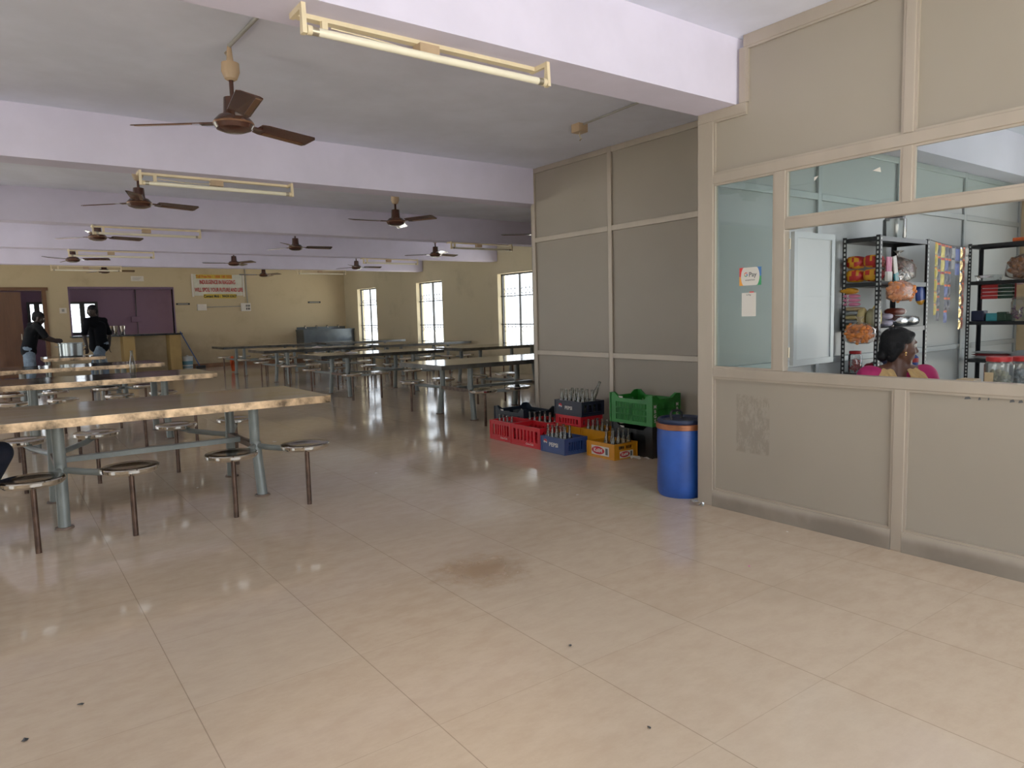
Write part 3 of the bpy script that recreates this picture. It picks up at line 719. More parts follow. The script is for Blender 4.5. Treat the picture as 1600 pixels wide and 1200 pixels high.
# blue drum with a clamp band and handle
t = thing('plastic_drum', 'scuffed blue plastic drum with a brown clamp band beside the corner post', 'drum', (3.87,3.29,0))
obj('drum_body', MB().lathe([(0,.004),(.155,.0),(.168,.02),(.172,.10),(.170,.25),(.172,.40),(.170,.50),(.160,.515)], n=36), M['barrel'], t)
obj('clamp_band', MB().lathe([(.172,.475),(.178,.478),(.178,.512),(.170,.516)], n=36), M['band'], t)
ld = obj('lid', MB().lathe([(.168,.517),(.172,.53),(.165,.545),(.150,.545),(.145,.53),(0,.528)], n=36), M['barrel_in'], t)
obj('handle', MB().tube([(-.045,.055,.53),(-.045,.06,.575),(-.03,.06,.59),(.03,.045,.59),(.045,.04,.575),(.045,.04,.53)], .009, 8), M['black'], ld)

# litter on the floor
def scrap(name, label, x, y, r, m, z=.002, n=9, hgt=.01):
    mb = MB(); rnd = random.Random(int(x*1000+y*77))
    pts = [(r*(.6+.5*rnd.random())*cos(2*pi*k/n), r*(.6+.5*rnd.random())*sin(2*pi*k/n), rnd.random()*hgt) for k in range(n)]
    mb.add([(0,0,hgt)]+pts, [(0,1+k,1+(k+1)%n) for k in range(n)])
    return tag(obj(name, mb, m, None, (x, y, z)), label, name.replace('_', ' '))
scrap('paper_scrap', 'crumpled white paper lying in front of the yellow crate', 4.48, 4.33, .055, M['white'], hgt=.03)
scrap('paper_scrap', 'smaller torn white paper at the corner of the black crate', 4.56, 4.27, .035, M['white'], hgt=.02)
scrap('foil_scrap', 'crumpled silver foil at the foot of the corner post', 3.70, 3.04, .035, M['foil'], hgt=.035)
scrap('foil_scrap', 'second bit of crumpled foil beside the corner post foot', 3.69, 2.97, .02, M['foil'], hgt=.03)
LIT = [(3.28,3.74,'small white crumb on the open floor left of the blue drum','white',.012),(3.62,2.30,'white crumb beside the booth skirting','white',.008),
       (1.72,2.02,'dark speck on the pale tile in the middle foreground','dark',.008),(2.98,2.10,'pinkish crumb on the floor before the booth','p_pink',.008),
       (.14,2.75,'black speck on the floor at the left foreground','dark',.012),(-.02,2.62,'second black speck at the extreme left of the floor','dark',.012),
       (1.2,5.9,'white crumb on the floor below the nearest table','white',.014),(2.5,5.4,'white crumb on the floor right of the nearest table','white',.014),(2.35,7.6,'white paper bit on the floor between the table columns','white',.03),
       (1.55,1.45,'dark seed husk in the near middle of the floor','dark',.008),(3.3,5.9,'white crumb on the floor left of the red crates','white',.016)]
for x, y, lab, m, r in LIT: scrap('crumb', lab, x, y, r, M[m], hgt=.006, n=7)

# ------------------------------------------------------------------ far wall: banner, boards, sink, mop, bucket, jugs
yw = YF-.001
t = thing('banner', 'white cloth banner with red lettering warning against ragging on the yellow far wall', 'banner', (0,0,0))
def bp(x, z, d=.012): return (x, yw-d, z)
cl = MB(); nx, nz = 24, 10; x0, x1, z0, z1 = 4.80, 6.17, 2.11, 2.735
vs = [(x0+(x1-x0)*i/nx, yw-.012-.010*mnoise.noise(V((i*.35, j*.5, 3))), z0+(z1-z0)*j/nz-.02*sin(pi*i/nx)*(j/nz)) for j in range(nz+1) for i in range(nx+1)]
cl.add(vs, [(j*(nx+1)+i, j*(nx+1)+i+1, (j+1)*(nx+1)+i+1, (j+1)*(nx+1)+i) for j in range(nz) for i in range(nx)], 0, True)
obj('banner_cloth', cl, M['cloth'], t)
obj('header_band', MB().box(4.87,5.88,yw-.030,yw-.026,2.605,2.725), M['sign_yel'], t); obj('footer_band', MB().box(5.05,5.98,yw-.030,yw-.026,2.03,2.155), M['sign_yel'], t)
obj('side_batten', MB().box(4.74,4.79,yw-.03,yw,2.08,2.74), M['white'], t); obj('side_batten', MB().box(6.18,6.23,yw-.03,yw,2.08,2.74), M['white'], t)
for body, x, z, s, m, sx in (('Toll Free No :  1800 180 5522', 5.37, 2.663, .105, 'ink_orange', .78), ('INDULGENCE IN RAGGING', 5.46, 2.50, .165, 'ink_red', .50),
                             ('WILL SPOIL YOUR FUTURE AND LIFE', 5.49, 2.275, .165, 'ink_red', .50), ('Contact Mob :  94434 63637', 5.52, 2.09, .105, 'ink_dark', .76)):
    text('lettering', body, s, M[m], (x, yw-.034, z), (1,0,0), (0,0,1), t, sx=sx, bold=.004)
t = thing('switch_board', 'white switchboard with sockets below the right end of the banner', 'switchboard', (0,0,0))
obj('board', MB().box(6.09,6.37,yw-.07,yw,1.64,1.88), M['white'], t)
for x in (6.24,6.29,6.33):
    for z in (1.71,1.80): obj('switch', MB().box(x-.013,x+.013,yw-.078,yw-.07,z-.03,z+.03), M['dark'], t)
t = thing('wall_box', 'plain white wiring box on the yellow wall below the left end of the banner', 'wiring box', (0,0,0))
obj('box', MB().box(4.85,5.10,yw-.08,yw,1.68,1.86), M['white'], t); obj('cover', MB().box(4.87,5.08,yw-.088,yw-.08,1.70,1.84), M['white'], t)
tag(obj('conduit', MB().tube([(5.10,yw-.012,1.775),(6.09,yw-.012,1.79)], .012, 8), M['conduit']), 'horizontal conduit joining the two white boxes on the yellow wall', 'conduit')
tag(obj('conduit', MB().tube([(6.30,yw-.014,1.88),(6.27,yw-.014,2.9)], .016, 8), M['conduit']), 'upright conduit rising beside the banner to the ceiling', 'conduit')
def plate(lab, x0, x1, z0, z1):
    t = thing('wall_plate', lab, 'plate', (0,0,0), 0, 'small black plates on the yellow wall')
    obj('plate', MB().box(x0,x1,yw-.012,yw,z0,z1), M['dark'], t); obj('strip', MB().box(x0+.05,x1-.05,yw-.015,yw-.012,(z0+z1)/2-.012,(z0+z1)/2+.012), M['conduit'], t)
plate('small black name plate on the yellow wall between hatch and banner', 4.29, 4.66, 1.845, 1.90); plate('small black plate on the yellow wall above the wash trough', 8.18, 8.60, 1.86, 1.915)
t = thing('paper_notice', 'white paper notice stuck on the wall above the kitchen hatch', 'notice', (0,0,0))
obj('sheet', MB().box(3.18,3.50,yw-.004,yw,2.52,2.66), M['white'], t)
pl = MB()
for i in range(3): pl.box(3.22,3.44-.03*i,yw-.005,yw-.004,2.61-.03*i,2.616-.03*i)
obj('print_lines', pl, M['ink_grey'], t)
t = thing('switch_plate', 'white switch plate on the yellow wall between door and hatch', 'switch', (0,0,0))
obj('plate', MB().box(1.44,1.60,yw-.012,yw,1.66,1.80), M['white'], t); obj('rocker', MB().box(1.49,1.55,yw-.018,yw-.012,1.70,1.77), M['conduit'], t)
# wash trough in the corner
t = thing('wash_trough', 'long grey steel wash trough with taps in the far right corner', 'sink', (7.75,0,0))
obj('apron', MB().box(0,1.66,21.55,21.58,.32,.98).box(0,.02,21.58,22.22,.32,.98).box(1.64,1.66,21.58,22.22,.32,.98), M['sinksteel'], t)
obj('rim', MB().box(-.02,1.68,21.52,21.58,.98,1.02).box(-.02,.04,21.58,22.22,.98,1.02).box(1.62,1.68,21.58,22.22,.98,1.02), M['sinksteel'], t)
obj('basin', MB().box(.02,1.64,21.58,22.22,.70,.72).box(.02,1.64,22.19,22.225,.72,1.10), M['sinksteel'], t)
obj('drain_patch', MB().lathe([(0,0),(.05,0),(.05,.02),(0,.02)], n=14), M['white'], t).matrix_local = Matrix.Translation((.34,21.55,.58)) @ Matrix.Rotation(pi/2, 4, 'X')
for x in (.08, .80, 1.56): obj('trough_leg', MB().box(x-.03,x+.03,21.62,21.68,0,.32), M['sinksteel'], t)
for x in (.25, .62, .98, 1.35):
    tp_ = obj('tap', MB().tube([(x,22.19,1.10),(x,22.10,1.12),(x,22.04,1.11),(x,22.03,1.06)], .016, 8), M['chrome'], t)
    obj('tap_handle', MB().box(x-.03,x+.03,22.09,22.11,1.13,1.145), M['dark'], tp_)
# mop leaning on the counter, bucket, jugs
t = thing('mop', 'blue handled mop leaning on the end of the serving counter', 'mop', (0,0,0))
obj('handle', MB().tube([(4.23,21.63,1.09),(4.72,21.80,.09)], .016, 8), M['mop'], t)
obj('mop_head', MB().cbox((4.75,21.80,.045),(.26,.12,.09)), M['dark'], t, bevel=.02)
t = thing('plastic_bucket', 'pale lidded plastic bucket with a blue band beside the serving counter', 'bucket', (4.44,21.98,0))
obj('bucket_body', MB().lathe([(0,.005),(.13,0),(.15,.30),(.152,.34),(.14,.345)], n=24), M['bucket'], t)
obj('printed_band', MB().lathe([(.1395,.13),(.1465,.235)], n=24).lathe([(.1340,.05),(.1360,.08)], n=24), M['bucketblue'], t)
obj('lid', MB().lathe([(.155,.34),(.155,.36),(.10,.375),(.03,.375),(.03,.40),(0,.40)], n=24), M['bucket'], t)
JP = [(0,.005),(.055,.0),(.06,.02),(.072,.22),(.078,.245),(.074,.245),(.068,.21),(.055,.03)]
for i, x in enumerate((2.36, 2.53, 2.67, 2.83)):
    t = thing('steel_jug', '%s steel water jug from the left on the black serving counter' % ORD[i], 'jug', (x, 21.95, 1.05), R(90), 'steel jugs on the serving counter')
    obj('jug_body', MB().lathe(JP, n=20), M['chrome'], t)
    obj('jug_handle', MB().tube([(.07,0,.21),(.115,0,.20),(.12,0,.10),(.065,0,.05)], .008, 8), M['chrome'], t)
# kitchen wall fittings
t = thing('kitchen_switch_box', 'dark switch box with an upright cable on the purple kitchen wall', 'switch box', (0,0,0))
obj('box', MB().box(3.62,3.92,25.84,25.9,1.40,1.58), M['purple'], t, bevel=.01); obj('cable', MB().tube([(3.80,25.88,2.6),(3.78,25.87,1.58)], .014, 8).tube([(3.80,25.87,1.40),(3.80,25.87,.9)], .014, 8), M['dark'], t)
# serving table with the steel pot, between the two men
t = thing('serving_table', 'short steel topped table carrying the big cooking pot', 'table', (.70,15.5,0))
obj('tabletop', MB().box(0,.98,0,1.1,.69,.72), M['steel_top'], t); obj('edge_strip', MB().box(-.006,.986,-.006,0,.665,.721).box(-.006,0,0,1.1,.665,.721).box(.98,.986,0,1.1,.665,.721).box(-.006,.986,1.1,1.106,.665,.721), M['steel_edge'], t)
for x in (.08,.90):
    for y in (.08,1.02): obj('leg', MB().tube([(x,y,.69),(x,y,0)], .025, 10), M['leg'], t)
t = thing('cooking_pot', 'large cylindrical steel cooking pot on the short serving table', 'pot', (1.18,16.2,.72))
obj('pot_body', MB().lathe([(0,.004),(.19,0),(.205,.02),(.205,.25),(.222,.258),(.222,.266),(.20,.266),(.198,.03),(0,.02)], n=30), M['aluminium_pot'], t)
for s in (-1, 1): obj('handle', MB().tube([(s*.205,-.05,.19),(s*.25,-.05,.20),(s*.25,.05,.20),(s*.205,.05,.19)], .009, 8), M['aluminium_pot'], t)
o = bottle(1.27, 9.25, .722, 'clear glass bottle standing alone on the second left table', None, 1.15)
# steel plates left on the right tables
for x, y, lab in ((4.95,11.5,'small steel plate left on the table behind the one nearest the crates'),(5.6,14.8,'small steel plate left on the inner table second from the far wall')):
    tag(obj('serving_plate', MB().lathe([(0,.03),(.02,.03),(.03,.02),(.11,.006),(.12,.0),(.0,.0)], (x,y,.722), 18), M['chrome']), lab, 'plate')
tag(obj('hanging_rag', MB().add([(4.93,19.33,.43),(5.03,19.33,.42),(5.06,19.35,.02),(4.98,19.36,.02),(4.94,19.30,.2)], [(0,1,2,3,4)]), M['orangecloth']), 'orange rag hanging from a stool of the farthest right-half table', 'rag')
# dark wooden chair at the extreme left
t = thing('wooden_chair', 'dark wooden chair at the left edge beside the brown door, mostly out of frame', 'chair', (-.12,15.9,0))
obj('seat', MB().box(-.2,.2,-.2,.2,.42,.45), M['wood'], t)
for x in (-.18,.18):
    obj('rear_leg', MB().box(x-.02,x+.02,.16,.20,0,.86), M['wood'], t); obj('leg', MB().box(x-.02,x+.02,-.2,-.16,0,.42), M['wood'], t)
obj('backrest', MB().box(-.16,.16,.17,.19,.80,.86).box(-.16,.16,.17,.19,.60,.65), M['wood'], t)
# ------------------------------------------------------------------ the shop behind the hatch
def rack(label, loc, lx, ly, H, levels, long_front):
    t = thing('storage_rack', label, 'rack', loc); w = .032; th = .003
    for x in (0, lx):
        for y in (0, ly):
            sx = 1 if x == 0 else -1; sy = 1 if y == 0 else -1
            mb = MB(); a = sorted((x, x+sx*w)); b = sorted((y, y+sy*th)); mb.box(a[0], a[1], b[0], b[1], 0, H)
            a = sorted((x, x+sx*th)); b = sorted((y+sy*th, y+sy*w)); mb.box(a[0], a[1], b[0], b[1], 0, H)
            n = int(H/.034)
            for i in range(n):
                z = .03+i*.034; xc = x+sx*w*.55; yc = y+sy*w*.55
                mb.box(xc-.006, xc+.006, y-.0012 if sy > 0 else y, y if sy > 0 else y+.0012, z-.009, z+.009, 1)
                mb.box(x-.0012 if sx > 0 else x, x if sx > 0 else x+.0012, yc-.006, yc+.006, z-.009, z+.009, 1)
            obj('post', mb, [M['rack'], M['hole']], t)
    for z in levels:
        mb = MB().box(.004, lx-.004, .004, ly-.004, z-.004, z)
        mb.box(.004, lx-.004, .0035, .007, z-.034, z-.004).box(.004, lx-.004, ly-.007, ly-.0035, z-.034, z-.004)
        mb.box(.0035, .007, .007, ly-.007, z-.034, z-.004).box(lx-.007, lx-.0035, .007, ly-.007, z-.034, z-.004)
        obj('shelf', mb, M['rack'], t)
    return t
rack('black slotted-angle rack of snacks behind the seated woman', (5.38,2.68,0), .80, .29, 1.825, (.40,.775,1.125,1.475,1.815), True)
rack('black slotted-angle rack at the right edge of the shop hatch', (7.58,2.04,0), .28, .90, 1.86, (.40,.765,1.125,1.505,1.85), False)
# --- packets and bags
def pillow(name, label, cat, loc, d, m, rz=0, m2=None, group=None, band=None, rx=0, ry=0, sq=.7):
    """a crimped packet: bulging middle, flat sealed ends; d = (length, depth, height)"""
    mb = MB(); n, k = 9, 12; vs = []; fs = []
    for i in range(n):
        u = -1+2*i/(n-1); e = max(.12, (1-abs(u)**4)); 
        for j in range(k):
            a = 2*pi*j/k; ca, sa = cos(a), sin(a)
            w = 1+.04*mnoise.noise(V((i*1.3, j*1.1, d[0]*50)))
            vs.append((u*d[0]/2, d[1]/2*math.copysign(abs(ca)**sq, ca)*w*(.5+.5*e), d[2]/2*math.copysign(abs(sa)**sq, sa)*e*w))
    for i in range(n-1):
        for j in range(k): fs.append((i*k+j, i*k+(j+1)%k, (i+1)*k+(j+1)%k, (i+1)*k+j))
    mb.add(vs, fs, 0, True); mb.add(vs[:k], [tuple(range(k))]); mb.add(vs[-k:], [tuple(range(k))])
    if m2: 
        for q in range(len(mb.mi)):
            i = q//k
            if q < (n-1)*k and (band(i) if band.__code__.co_argcount == 1 or band.__defaults__ else band(i, q%k)): mb.mi[q] = 1
    o = obj(name, mb, [m, m2] if m2 else m, None, loc); o.rotation_euler = (rx, ry, rz)
    return tag(o, label, cat, group)
G1 = 'packets on the rack behind the woman'
for r, (z, words) in enumerate(((1.53,'lower'),(1.635,'upper'))):
    for q, (y, w2) in enumerate(((2.905,'back'),(2.765,'front'))):
        t = thing('snack_packet', 'red and yellow snack packet, %s %s of four on the second shelf' % (words, w2), 'packet', (5.46,y,z), 0, G1)
        o = pillow('wrapper', '', '', (0,0,0), (.137,.13,.098), M['p_red'], R(90), M['p_yel'], None, lambda i, j: mnoise.noise(V((i*.55+r*9+q*4, j*.6, .3))) > (.08 if r else -.18) and 0 < i < 7, sq=.42)
        del o['label'], o['category']; o.parent = t
pillow('mixed_packet', 'orange-yellow packet lying topmost on the pink packets of the snack rack', 'packet', (5.42,2.93,1.415), (.13,.10,.05), M['p_yel'], R(80), None, G1)
for i in range(3): pillow('pink_packet', '%s pink striped packet from the top, at the left back of the snack rack' % ORD[i], 'packet', (5.43,2.92,1.375-.032*i), (.12,.12,.030), M['p_pink'], R(85), M['p_white'], 'pink packets', lambda k: k in (3,6))
for i, m in enumerate(('p_tan','p_grey','p_beige','p_grey','p_olive')): pillow('noodle_packet', '%s %s packet from the top in the pile below the pink packets' % (ORD[i], ['tan','grey','beige','pale grey','olive'][i]), 'packet', (5.45,2.915,1.275-.033*i), (.14,.13,.034), M[m], R(84+i*4), None, G1)
for i, (y, z) in enumerate(((2.84,1.21),(2.77,1.20))): pillow('chips_pouch', '%s olive yellow pouch standing on the third shelf at the left of the snack rack' % ('back' if i == 0 else 'front'), 'pouch', (5.45,y,z), (.15,.06,.10), M['p_olive' if i else 'p_beige'], R(0), None, G1, None, 0, R(90))
pillow('yellow_pouch', 'pale yellow pouch leaning behind the front post of the snack rack', 'pouch', (5.55,2.78,1.215), (.17,.05,.11), M['p_lemon'], 0, None, G1, None, 0, R(82))
for i in range(2): pillow('lilac_packet', '%s lilac packet on the third shelf of the snack rack' % ('upper' if i else 'lower'), 'packet', (5.70,2.80,1.155+.055*i), (.15,.12,.05), M['p_lilac'], R(5), None, G1)
for i in range(2): pillow('foil_packet', '%s silver foil packet on the third shelf of the snack rack' % ('left' if i == 0 else 'right'), 'packet', (5.87+.20*i,2.78,1.17), (.21,.14,.085), M['foil'], R(3), None, 'silver foil packets')
pillow('nut_packet', 'brown packet lying on the silver foil packets', 'packet', (5.89,2.80,1.245), (.24,.13,.06), M['p_brown'], R(6), M['p_white'], G1, lambda k: k == 5)
pillow('blue_bag', 'blue and yellow bag hanging at the right post of the snack rack', 'bag', (6.13,2.72,1.375), (.16,.05,.12), M['p_blue'], 0, M['p_yel'], None, lambda k: k in (6,7), 0, R(80))
def lumps(n, dim, r, m, seed, kindname='snack_pieces'):
    mb = MB(); rnd = random.Random(seed)
    for _ in range(n):
        u = V((rnd.uniform(-1,1), rnd.uniform(-1,1), rnd.uniform(-1,1)))
        if u.length > 1: u.normalize()
        p = V((u.x*dim[0], u.y*dim[1], u.z*dim[2])); q = V((rnd.uniform(-1,1), rnd.uniform(-1,1), rnd.uniform(-1,1))).normalized()*r*1.2
        mb.capsule(p-q, p+q, r*.7, r*.7, 6)
    return mb
def snack_bag(label, loc, d, n, r, m, seed, neck=True):
    """clear polythene bag tied at the top, filled with loose pieces"""
    t = thing('snack_bag', label, 'snack bag', loc)
    obj('snack_pieces', lumps(n, (d[0]*.40, d[1]*.36, d[2]*.36), r, m, seed), M[m] if isinstance(m, str) else m, t, kind='stuff')
    mb = MB(); k = 18; prof = [(.02,-.50),(.6,-.48),(.95,-.36),(1,-.1),(.95,.18),(.75,.38),(.35,.5),(.10,.56)]+([(.09,.66),(.30,.80)] if neck else [])
    vs, fs = [], []
    for i, (q, z) in enumerate(prof):
        for j in range(k):
            a = 2*pi*j/k; w = 1+.10*mnoise.noise(V((cos(a)*1.7, sin(a)*1.7, z*4+seed)))
            vs.append((q*d[0]/2*cos(a)*w, q*d[1]/2*sin(a)*w, z*d[2]))
    for i in range(len(prof)-1):
        for j in range(k): fs.append((i*k+j, i*k+(j+1)%k, (i+1)*k+(j+1)%k, (i+1)*k+j))
    mb.add(vs, fs, 0, True); obj('polythene', mb, M['poly'], t)
    return t
snack_bag('clear bag of orange fryums hanging over the second shelf edge of the snack rack', (5.56,2.605,1.40), (.40,.12,.15), 90, .021, 'snack', 1)
snack_bag('clear bag of orange fryums hanging at the left end of the rack beside the woman', (5.315,2.79,1.09), (.10,.24,.16), 80, .021, 'snack', 2)
snack_bag('small clear bag of fryums hanging just left of the woman\'s hair', (5.47,2.62,1.06), (.14,.07,.11), 34, .015, 'snack', 3)
snack_bag('large clear bag of brown snacks on the second shelf of the snack rack', (5.96,2.82,1.585), (.46,.20,.19), 60, .022, 'p_brown', 4)
snack_bag('small shiny bag at the front of the second shelf, below the large brown bag', (5.84,2.73,1.53), (.20,.09,.10), 24, .013, 'foil', 5, False)
snack_bag('big clear bag of brown fryums on the right rack', (7.70,2.50,1.62), (.22,.34,.22), 120, .026, 'snackbrown', 6, False)
t = thing('toothbrush_card', 'white and teal toothbrush card hanging by the front post of the snack rack', 'toothbrush pack', (5.57,2.655,1.57))
c_ = MB(); c_.T = Matrix.Rotation(R(-14), 4, 'Y'); c_.box(-.025,.025,-.004,.004,-.10,.10); obj('card', c_, M['p_white'], t)
c_ = MB(); c_.T = Matrix.Rotation(R(-14), 4, 'Y'); c_.box(-.028,.028,-.006,.006,-.10,-.03); obj('lower_band', c_, M['p_teal'], t)
for i in range(3): tag(obj('toothbrush_pack', MB().box(5.445+.024*i,5.462+.024*i,2.655,2.665,1.485,1.66).box(5.442+.024*i,5.464+.024*i,2.650,2.670,1.48,1.55,1), [M['p_pink'], M['p_white']]), '%s slim white packet from left hanging beside the front post of the snack rack' % ORD[i], 'packet', 'slim packets')
# jar on the top, red-lidded jar, bottle
def jar(label, loc, r, h, lid, fill=None, sq=None):
    t = thing('plastic_jar', label, 'jar', loc)
    obj('jar_body', MB().lathe([(0,.004),(r*.92,0),(r,.012),(r,h*.78),(r*.82,h*.86),(r*.82,h*.9)], n=24), M['jar'], t)
    obj('lid', MB().lathe([(r*.86,h*.87),(r*.88,h*.88),(r*.88,h*.99),(r*.80,h),(0,h)], n=24), lid, t)
    if fill:
        obj('contents', lumps(40, (r*.62, r*.62, h*.26), r*.22, fill, int(h*1000)), M[fill], t, kind='stuff').location = (0,0,h*.36)
    return t
jar('clear empty plastic jar with a dark lid on top of the snack rack', (5.84,2.80,1.816), .085, .20, M['dark'])
jar('red jar at the lower left of the snack rack', (5.45,2.89,.777), .05, .17, M['p_red'], 'p_red')
t = thing('small_bottle', 'white capped bottle with red and blue label at the right of the woman\'s face', 'bottle', (6.10,2.75,.776))
obj('bottle_body', MB().lathe([(0,0),(.04,0),(.042,.09),(.02,.115),(.02,.125)], n=16), M['p_blue'], t); obj('label_band', MB().lathe([(.0425,.05),(.043,.085)], n=16), M['p_red'], t); obj('cap', MB().lathe([(.022,.115),(.022,.15),(0,.15)], n=16), M['p_white'], t)
for i, (x, y, m, w) in enumerate(((5.44,2.75,'p_dkred','dark red'),(5.60,2.80,'p_grey','grey'),(5.75,2.82,'p_navy','dark navy'))):
    pillow('small_packet', '%s packet on the lowest visible shelf of the snack rack' % w, 'packet', (x,y,.82), (.12,.10,.08), M[m], R(20*i), None, G1)
# right rack
G2 = 'goods on the right rack'
tag(obj('clear_tray', MB().lathe([(.02,.004),(.10,.0),(.115,.05),(.12,.055),(.09,.03),(0,.028)], (7.70,2.80,1.507), 22), M['jar']), 'clear plastic tray on the upper shelf of the right rack', 'tray')
for i in range(5):
    t = thing('incense_packet', '%s red and green packet from the top in the stack hanging on the right rack' % ORD[i], 'packet', (7.66,2.70,1.485-.034*i), 0, 'red and green packets')
    obj('wrapper', MB().box(-.05,.05,-.01,.13,-.015,.015), M['p_red'], t, bevel=.005); obj('green_end', MB().box(-.05,.05,-.13,-.01,-.014,.014), M['p_dgreen'], t, bevel=.005)
t = thing('carton', 'tan carton with a red edge on the right rack below the brown fryums bag', 'carton', (7.66,2.48,1.127))
obj('carton_body', MB().box(-.06,.10,-.06,.055,0,.33), M['p_tan'], t); obj('edge_strip', MB().box(-.063,.10,.055,.068,.20,.35), M['p_dkred'], t)
jar('clear jar of purple sweets on the third shelf of the right rack', (7.62,2.52,1.127), .06, .22, M['jar'], 'p_purple')
for i, (y, d, m, w) in enumerate(((2.85,(.11,.10,.10),'p_navy','dark navy'),(2.73,(.10,.09,.075),'p_teal','teal'),(2.65,(.08,.09,.085),'p_dgreen','dark green'),(2.59,(.06,.09,.07),'p_dgreen','smaller dark green'))):
    tag(obj('small_box', MB().box(7.60,7.60+d[1],y-d[0]/2,y+d[0]/2,1.126,1.126+d[2]), M[m], bevel=.008), '%s box on the third shelf of the right rack' % w, 'box', G2)
tag(obj('red_carton', MB().box(7.60,7.82,2.30,2.585,1.851,1.885), M['p_orange'], bevel=.006), 'flat red carton on top of the right rack', 'carton')
for i in range(3): pillow('magazine_wrap', '%s clear-wrapped flat packet from the bottom on the lower shelf of the right rack' % ORD[i], 'packet', (7.64,2.72,.785+.022*i), (.34,.16,.026), M[('p_grey','p_dkred','p_grey')[i]], R(90), None, 'flat wrapped packets')
pillow('blue_white_bag', 'pale blue polythene bag on the lower shelf of the right rack', 'bag', (7.66,2.47,.81), (.22,.16,.09), M['p_grey'], R(90))
# strings of sachets hung between the racks
sA, sB = V((6.17,2.67,1.815)), V((7.58,2.86,1.845))
tag(obj('string', MB().tube([sA+(sB-sA)*t_+V((0,0,-.03*sin(pi*t_))) for t_ in [i/10 for i in range(11)]], .003, 6), M['black']), 'thin string stretched between the two racks, holding the sachet strips', 'string')
def strip(label, frac, n, pitch, wd, cols, foil=None):
    frac = frac*1.2-.03; wd *= 1.15
    p = sA+(sB-sA)*frac+V((0,0,-.03*sin(pi*frac)))
    t = thing('sachet_strip', label, 'sachet strip', (p.x, p.y-.012, p.z-.004), R(7), 'sachet strips between the racks')
    for i in range(n):
        m1, m2 = cols[i % len(cols)]; mb = MB(); h = pitch
        nx, nz = 4, 6; vs = []
        for a in range(nz+1):
            for b_ in range(nx+1):
                u, v = b_/nx, a/nz; bul = .012*sin(pi*u)*sin(pi*v)**.6
                vs.append(((u-.5)*wd, -bul+.003*mnoise.noise(V((u*5, v*5, i+frac*30))), -i*h-.004-v*(h-.006)))
        for a in range(nz):
            for b_ in range(nx): mb.add([vs[a*(nx+1)+b_], vs[a*(nx+1)+b_+1], vs[(a+1)*(nx+1)+b_+1], vs[(a+1)*(nx+1)+b_]], [(0,1,2,3)], 0 if a != 0 else 1, True)
        obj('sachet', mb, [M[m1], M[m2]], t)
    return t
strip('long yellow sachet strip, first beside the snack rack', .095, 6, .10, .055, [('p_lemon','p_yel')])
strip('dark blue sachet strip behind the yellow one, lowest end near the mullion', .14, 6, .108, .07, [('p_navy','p_orange')])
strip('red and yellow sachet strip with round prints, middle of the row', .20, 3, .115, .085, [('p_lemon','p_red')])
strip('long navy and orange sachet strip hanging lowest of the row', .265, 6, .11, .075, [('p_navy','p_orange'),('p_blue','p_orange')])
strip('navy sachet strip with orange tops, right of the longest strip', .32, 5, .11, .06, [('p_navy','p_orange')])
strip('short grey sachet strip left of the bright blue pair', .375, 2, .10, .07, [('p_grey','p_navy')])
strip('short bright blue sachet strip', .45, 2, .125, .11, [('p_blue','p_navy')])
strip('long silver and gold foil sachet strip', .52, 7, .105, .05, [('goldfoil','foil')])
strip('long brown-red sachet strip beside the foil strip', .565, 7, .105, .045, [('p_brown','p_orange')])
strip('short white sachet strip next to the right rack', .625, 2, .075, .07, [('p_white','p_grey')])
# inside counter with jars
struct_ = thing('shop_counter', 'pale counter board just inside the shop hatch, below the jars', 'counter', (0,0,0))
obj('counter_top', MB().box(4.02,4.50,-.6,1.655,.80,.825), M['panel_in'], struct_); obj('counter_front', MB().box(4.04,4.06,-.6,1.655,0,.80), M['panel_in'], struct_); obj('counter_side', MB().box(4.06,4.48,1.63,1.65,0,.80), M['panel_in'], struct_)
def tub(label, loc):
    t = jar(label, loc, .066, .19, M['p_red'], 'p_olive'); obj('label_patch', MB().box(-.068,-.064,-.0,.04,.06,.11), M['p_tan'], t); return t
tub('red-lidded clear jar with a tan label standing on the shop counter', (4.20,1.465,.826)); jar('second red-lidded clear jar at the right edge of the hatch', (4.345,1.40,.826), .066, .185, M['p_red'], 'p_grey')
tag(obj('tan_box', MB().box(4.12,4.22,1.55,1.635,.826,.895), M['p_tan'], bevel=.004), 'small tan box on the shop counter near the hatch sill', 'box')
# stickers on the glass
t = thing('payment_sticker', 'white and four-colour payment sticker on the left booth pane', 'sticker', (0,0,0))
xs = XF+.0235
def quad(name, pts, m, off, par): g = MB(); g.add([(xs-off, y, z) for y, z in pts], [tuple(range(len(pts)))]); return obj(name, g, m, par)
cy, cz, a, b_ = 2.675, 1.495, .078, .055
quad('red_corner', [(cy+a,cz),(cy+a,cz+b_),(cy,cz+b_),(cy,cz)], M['g_red'], .0005, t); quad('blue_corner', [(cy,cz),(cy,cz+b_),(cy-a,cz+b_),(cy-a,cz)], M['g_blue'], .0005, t)
quad('orange_corner', [(cy+a,cz-b_),(cy+a,cz),(cy,cz),(cy,cz-b_)], M['g_yel'], .0005, t); quad('green_corner', [(cy,cz-b_),(cy,cz),(cy-a,cz),(cy-a,cz-b_)], M['g_green'], .0005, t)
quad('white_field', [(cy+a*.85*math.copysign(abs(cos(k*pi/16))**.75, cos(k*pi/16)), cz+b_*1.0*math.copysign(min(1, 1.35*abs(sin(k*pi/16))), sin(k*pi/16))) for k in range(32)], M['ink_white'], .0010, t)
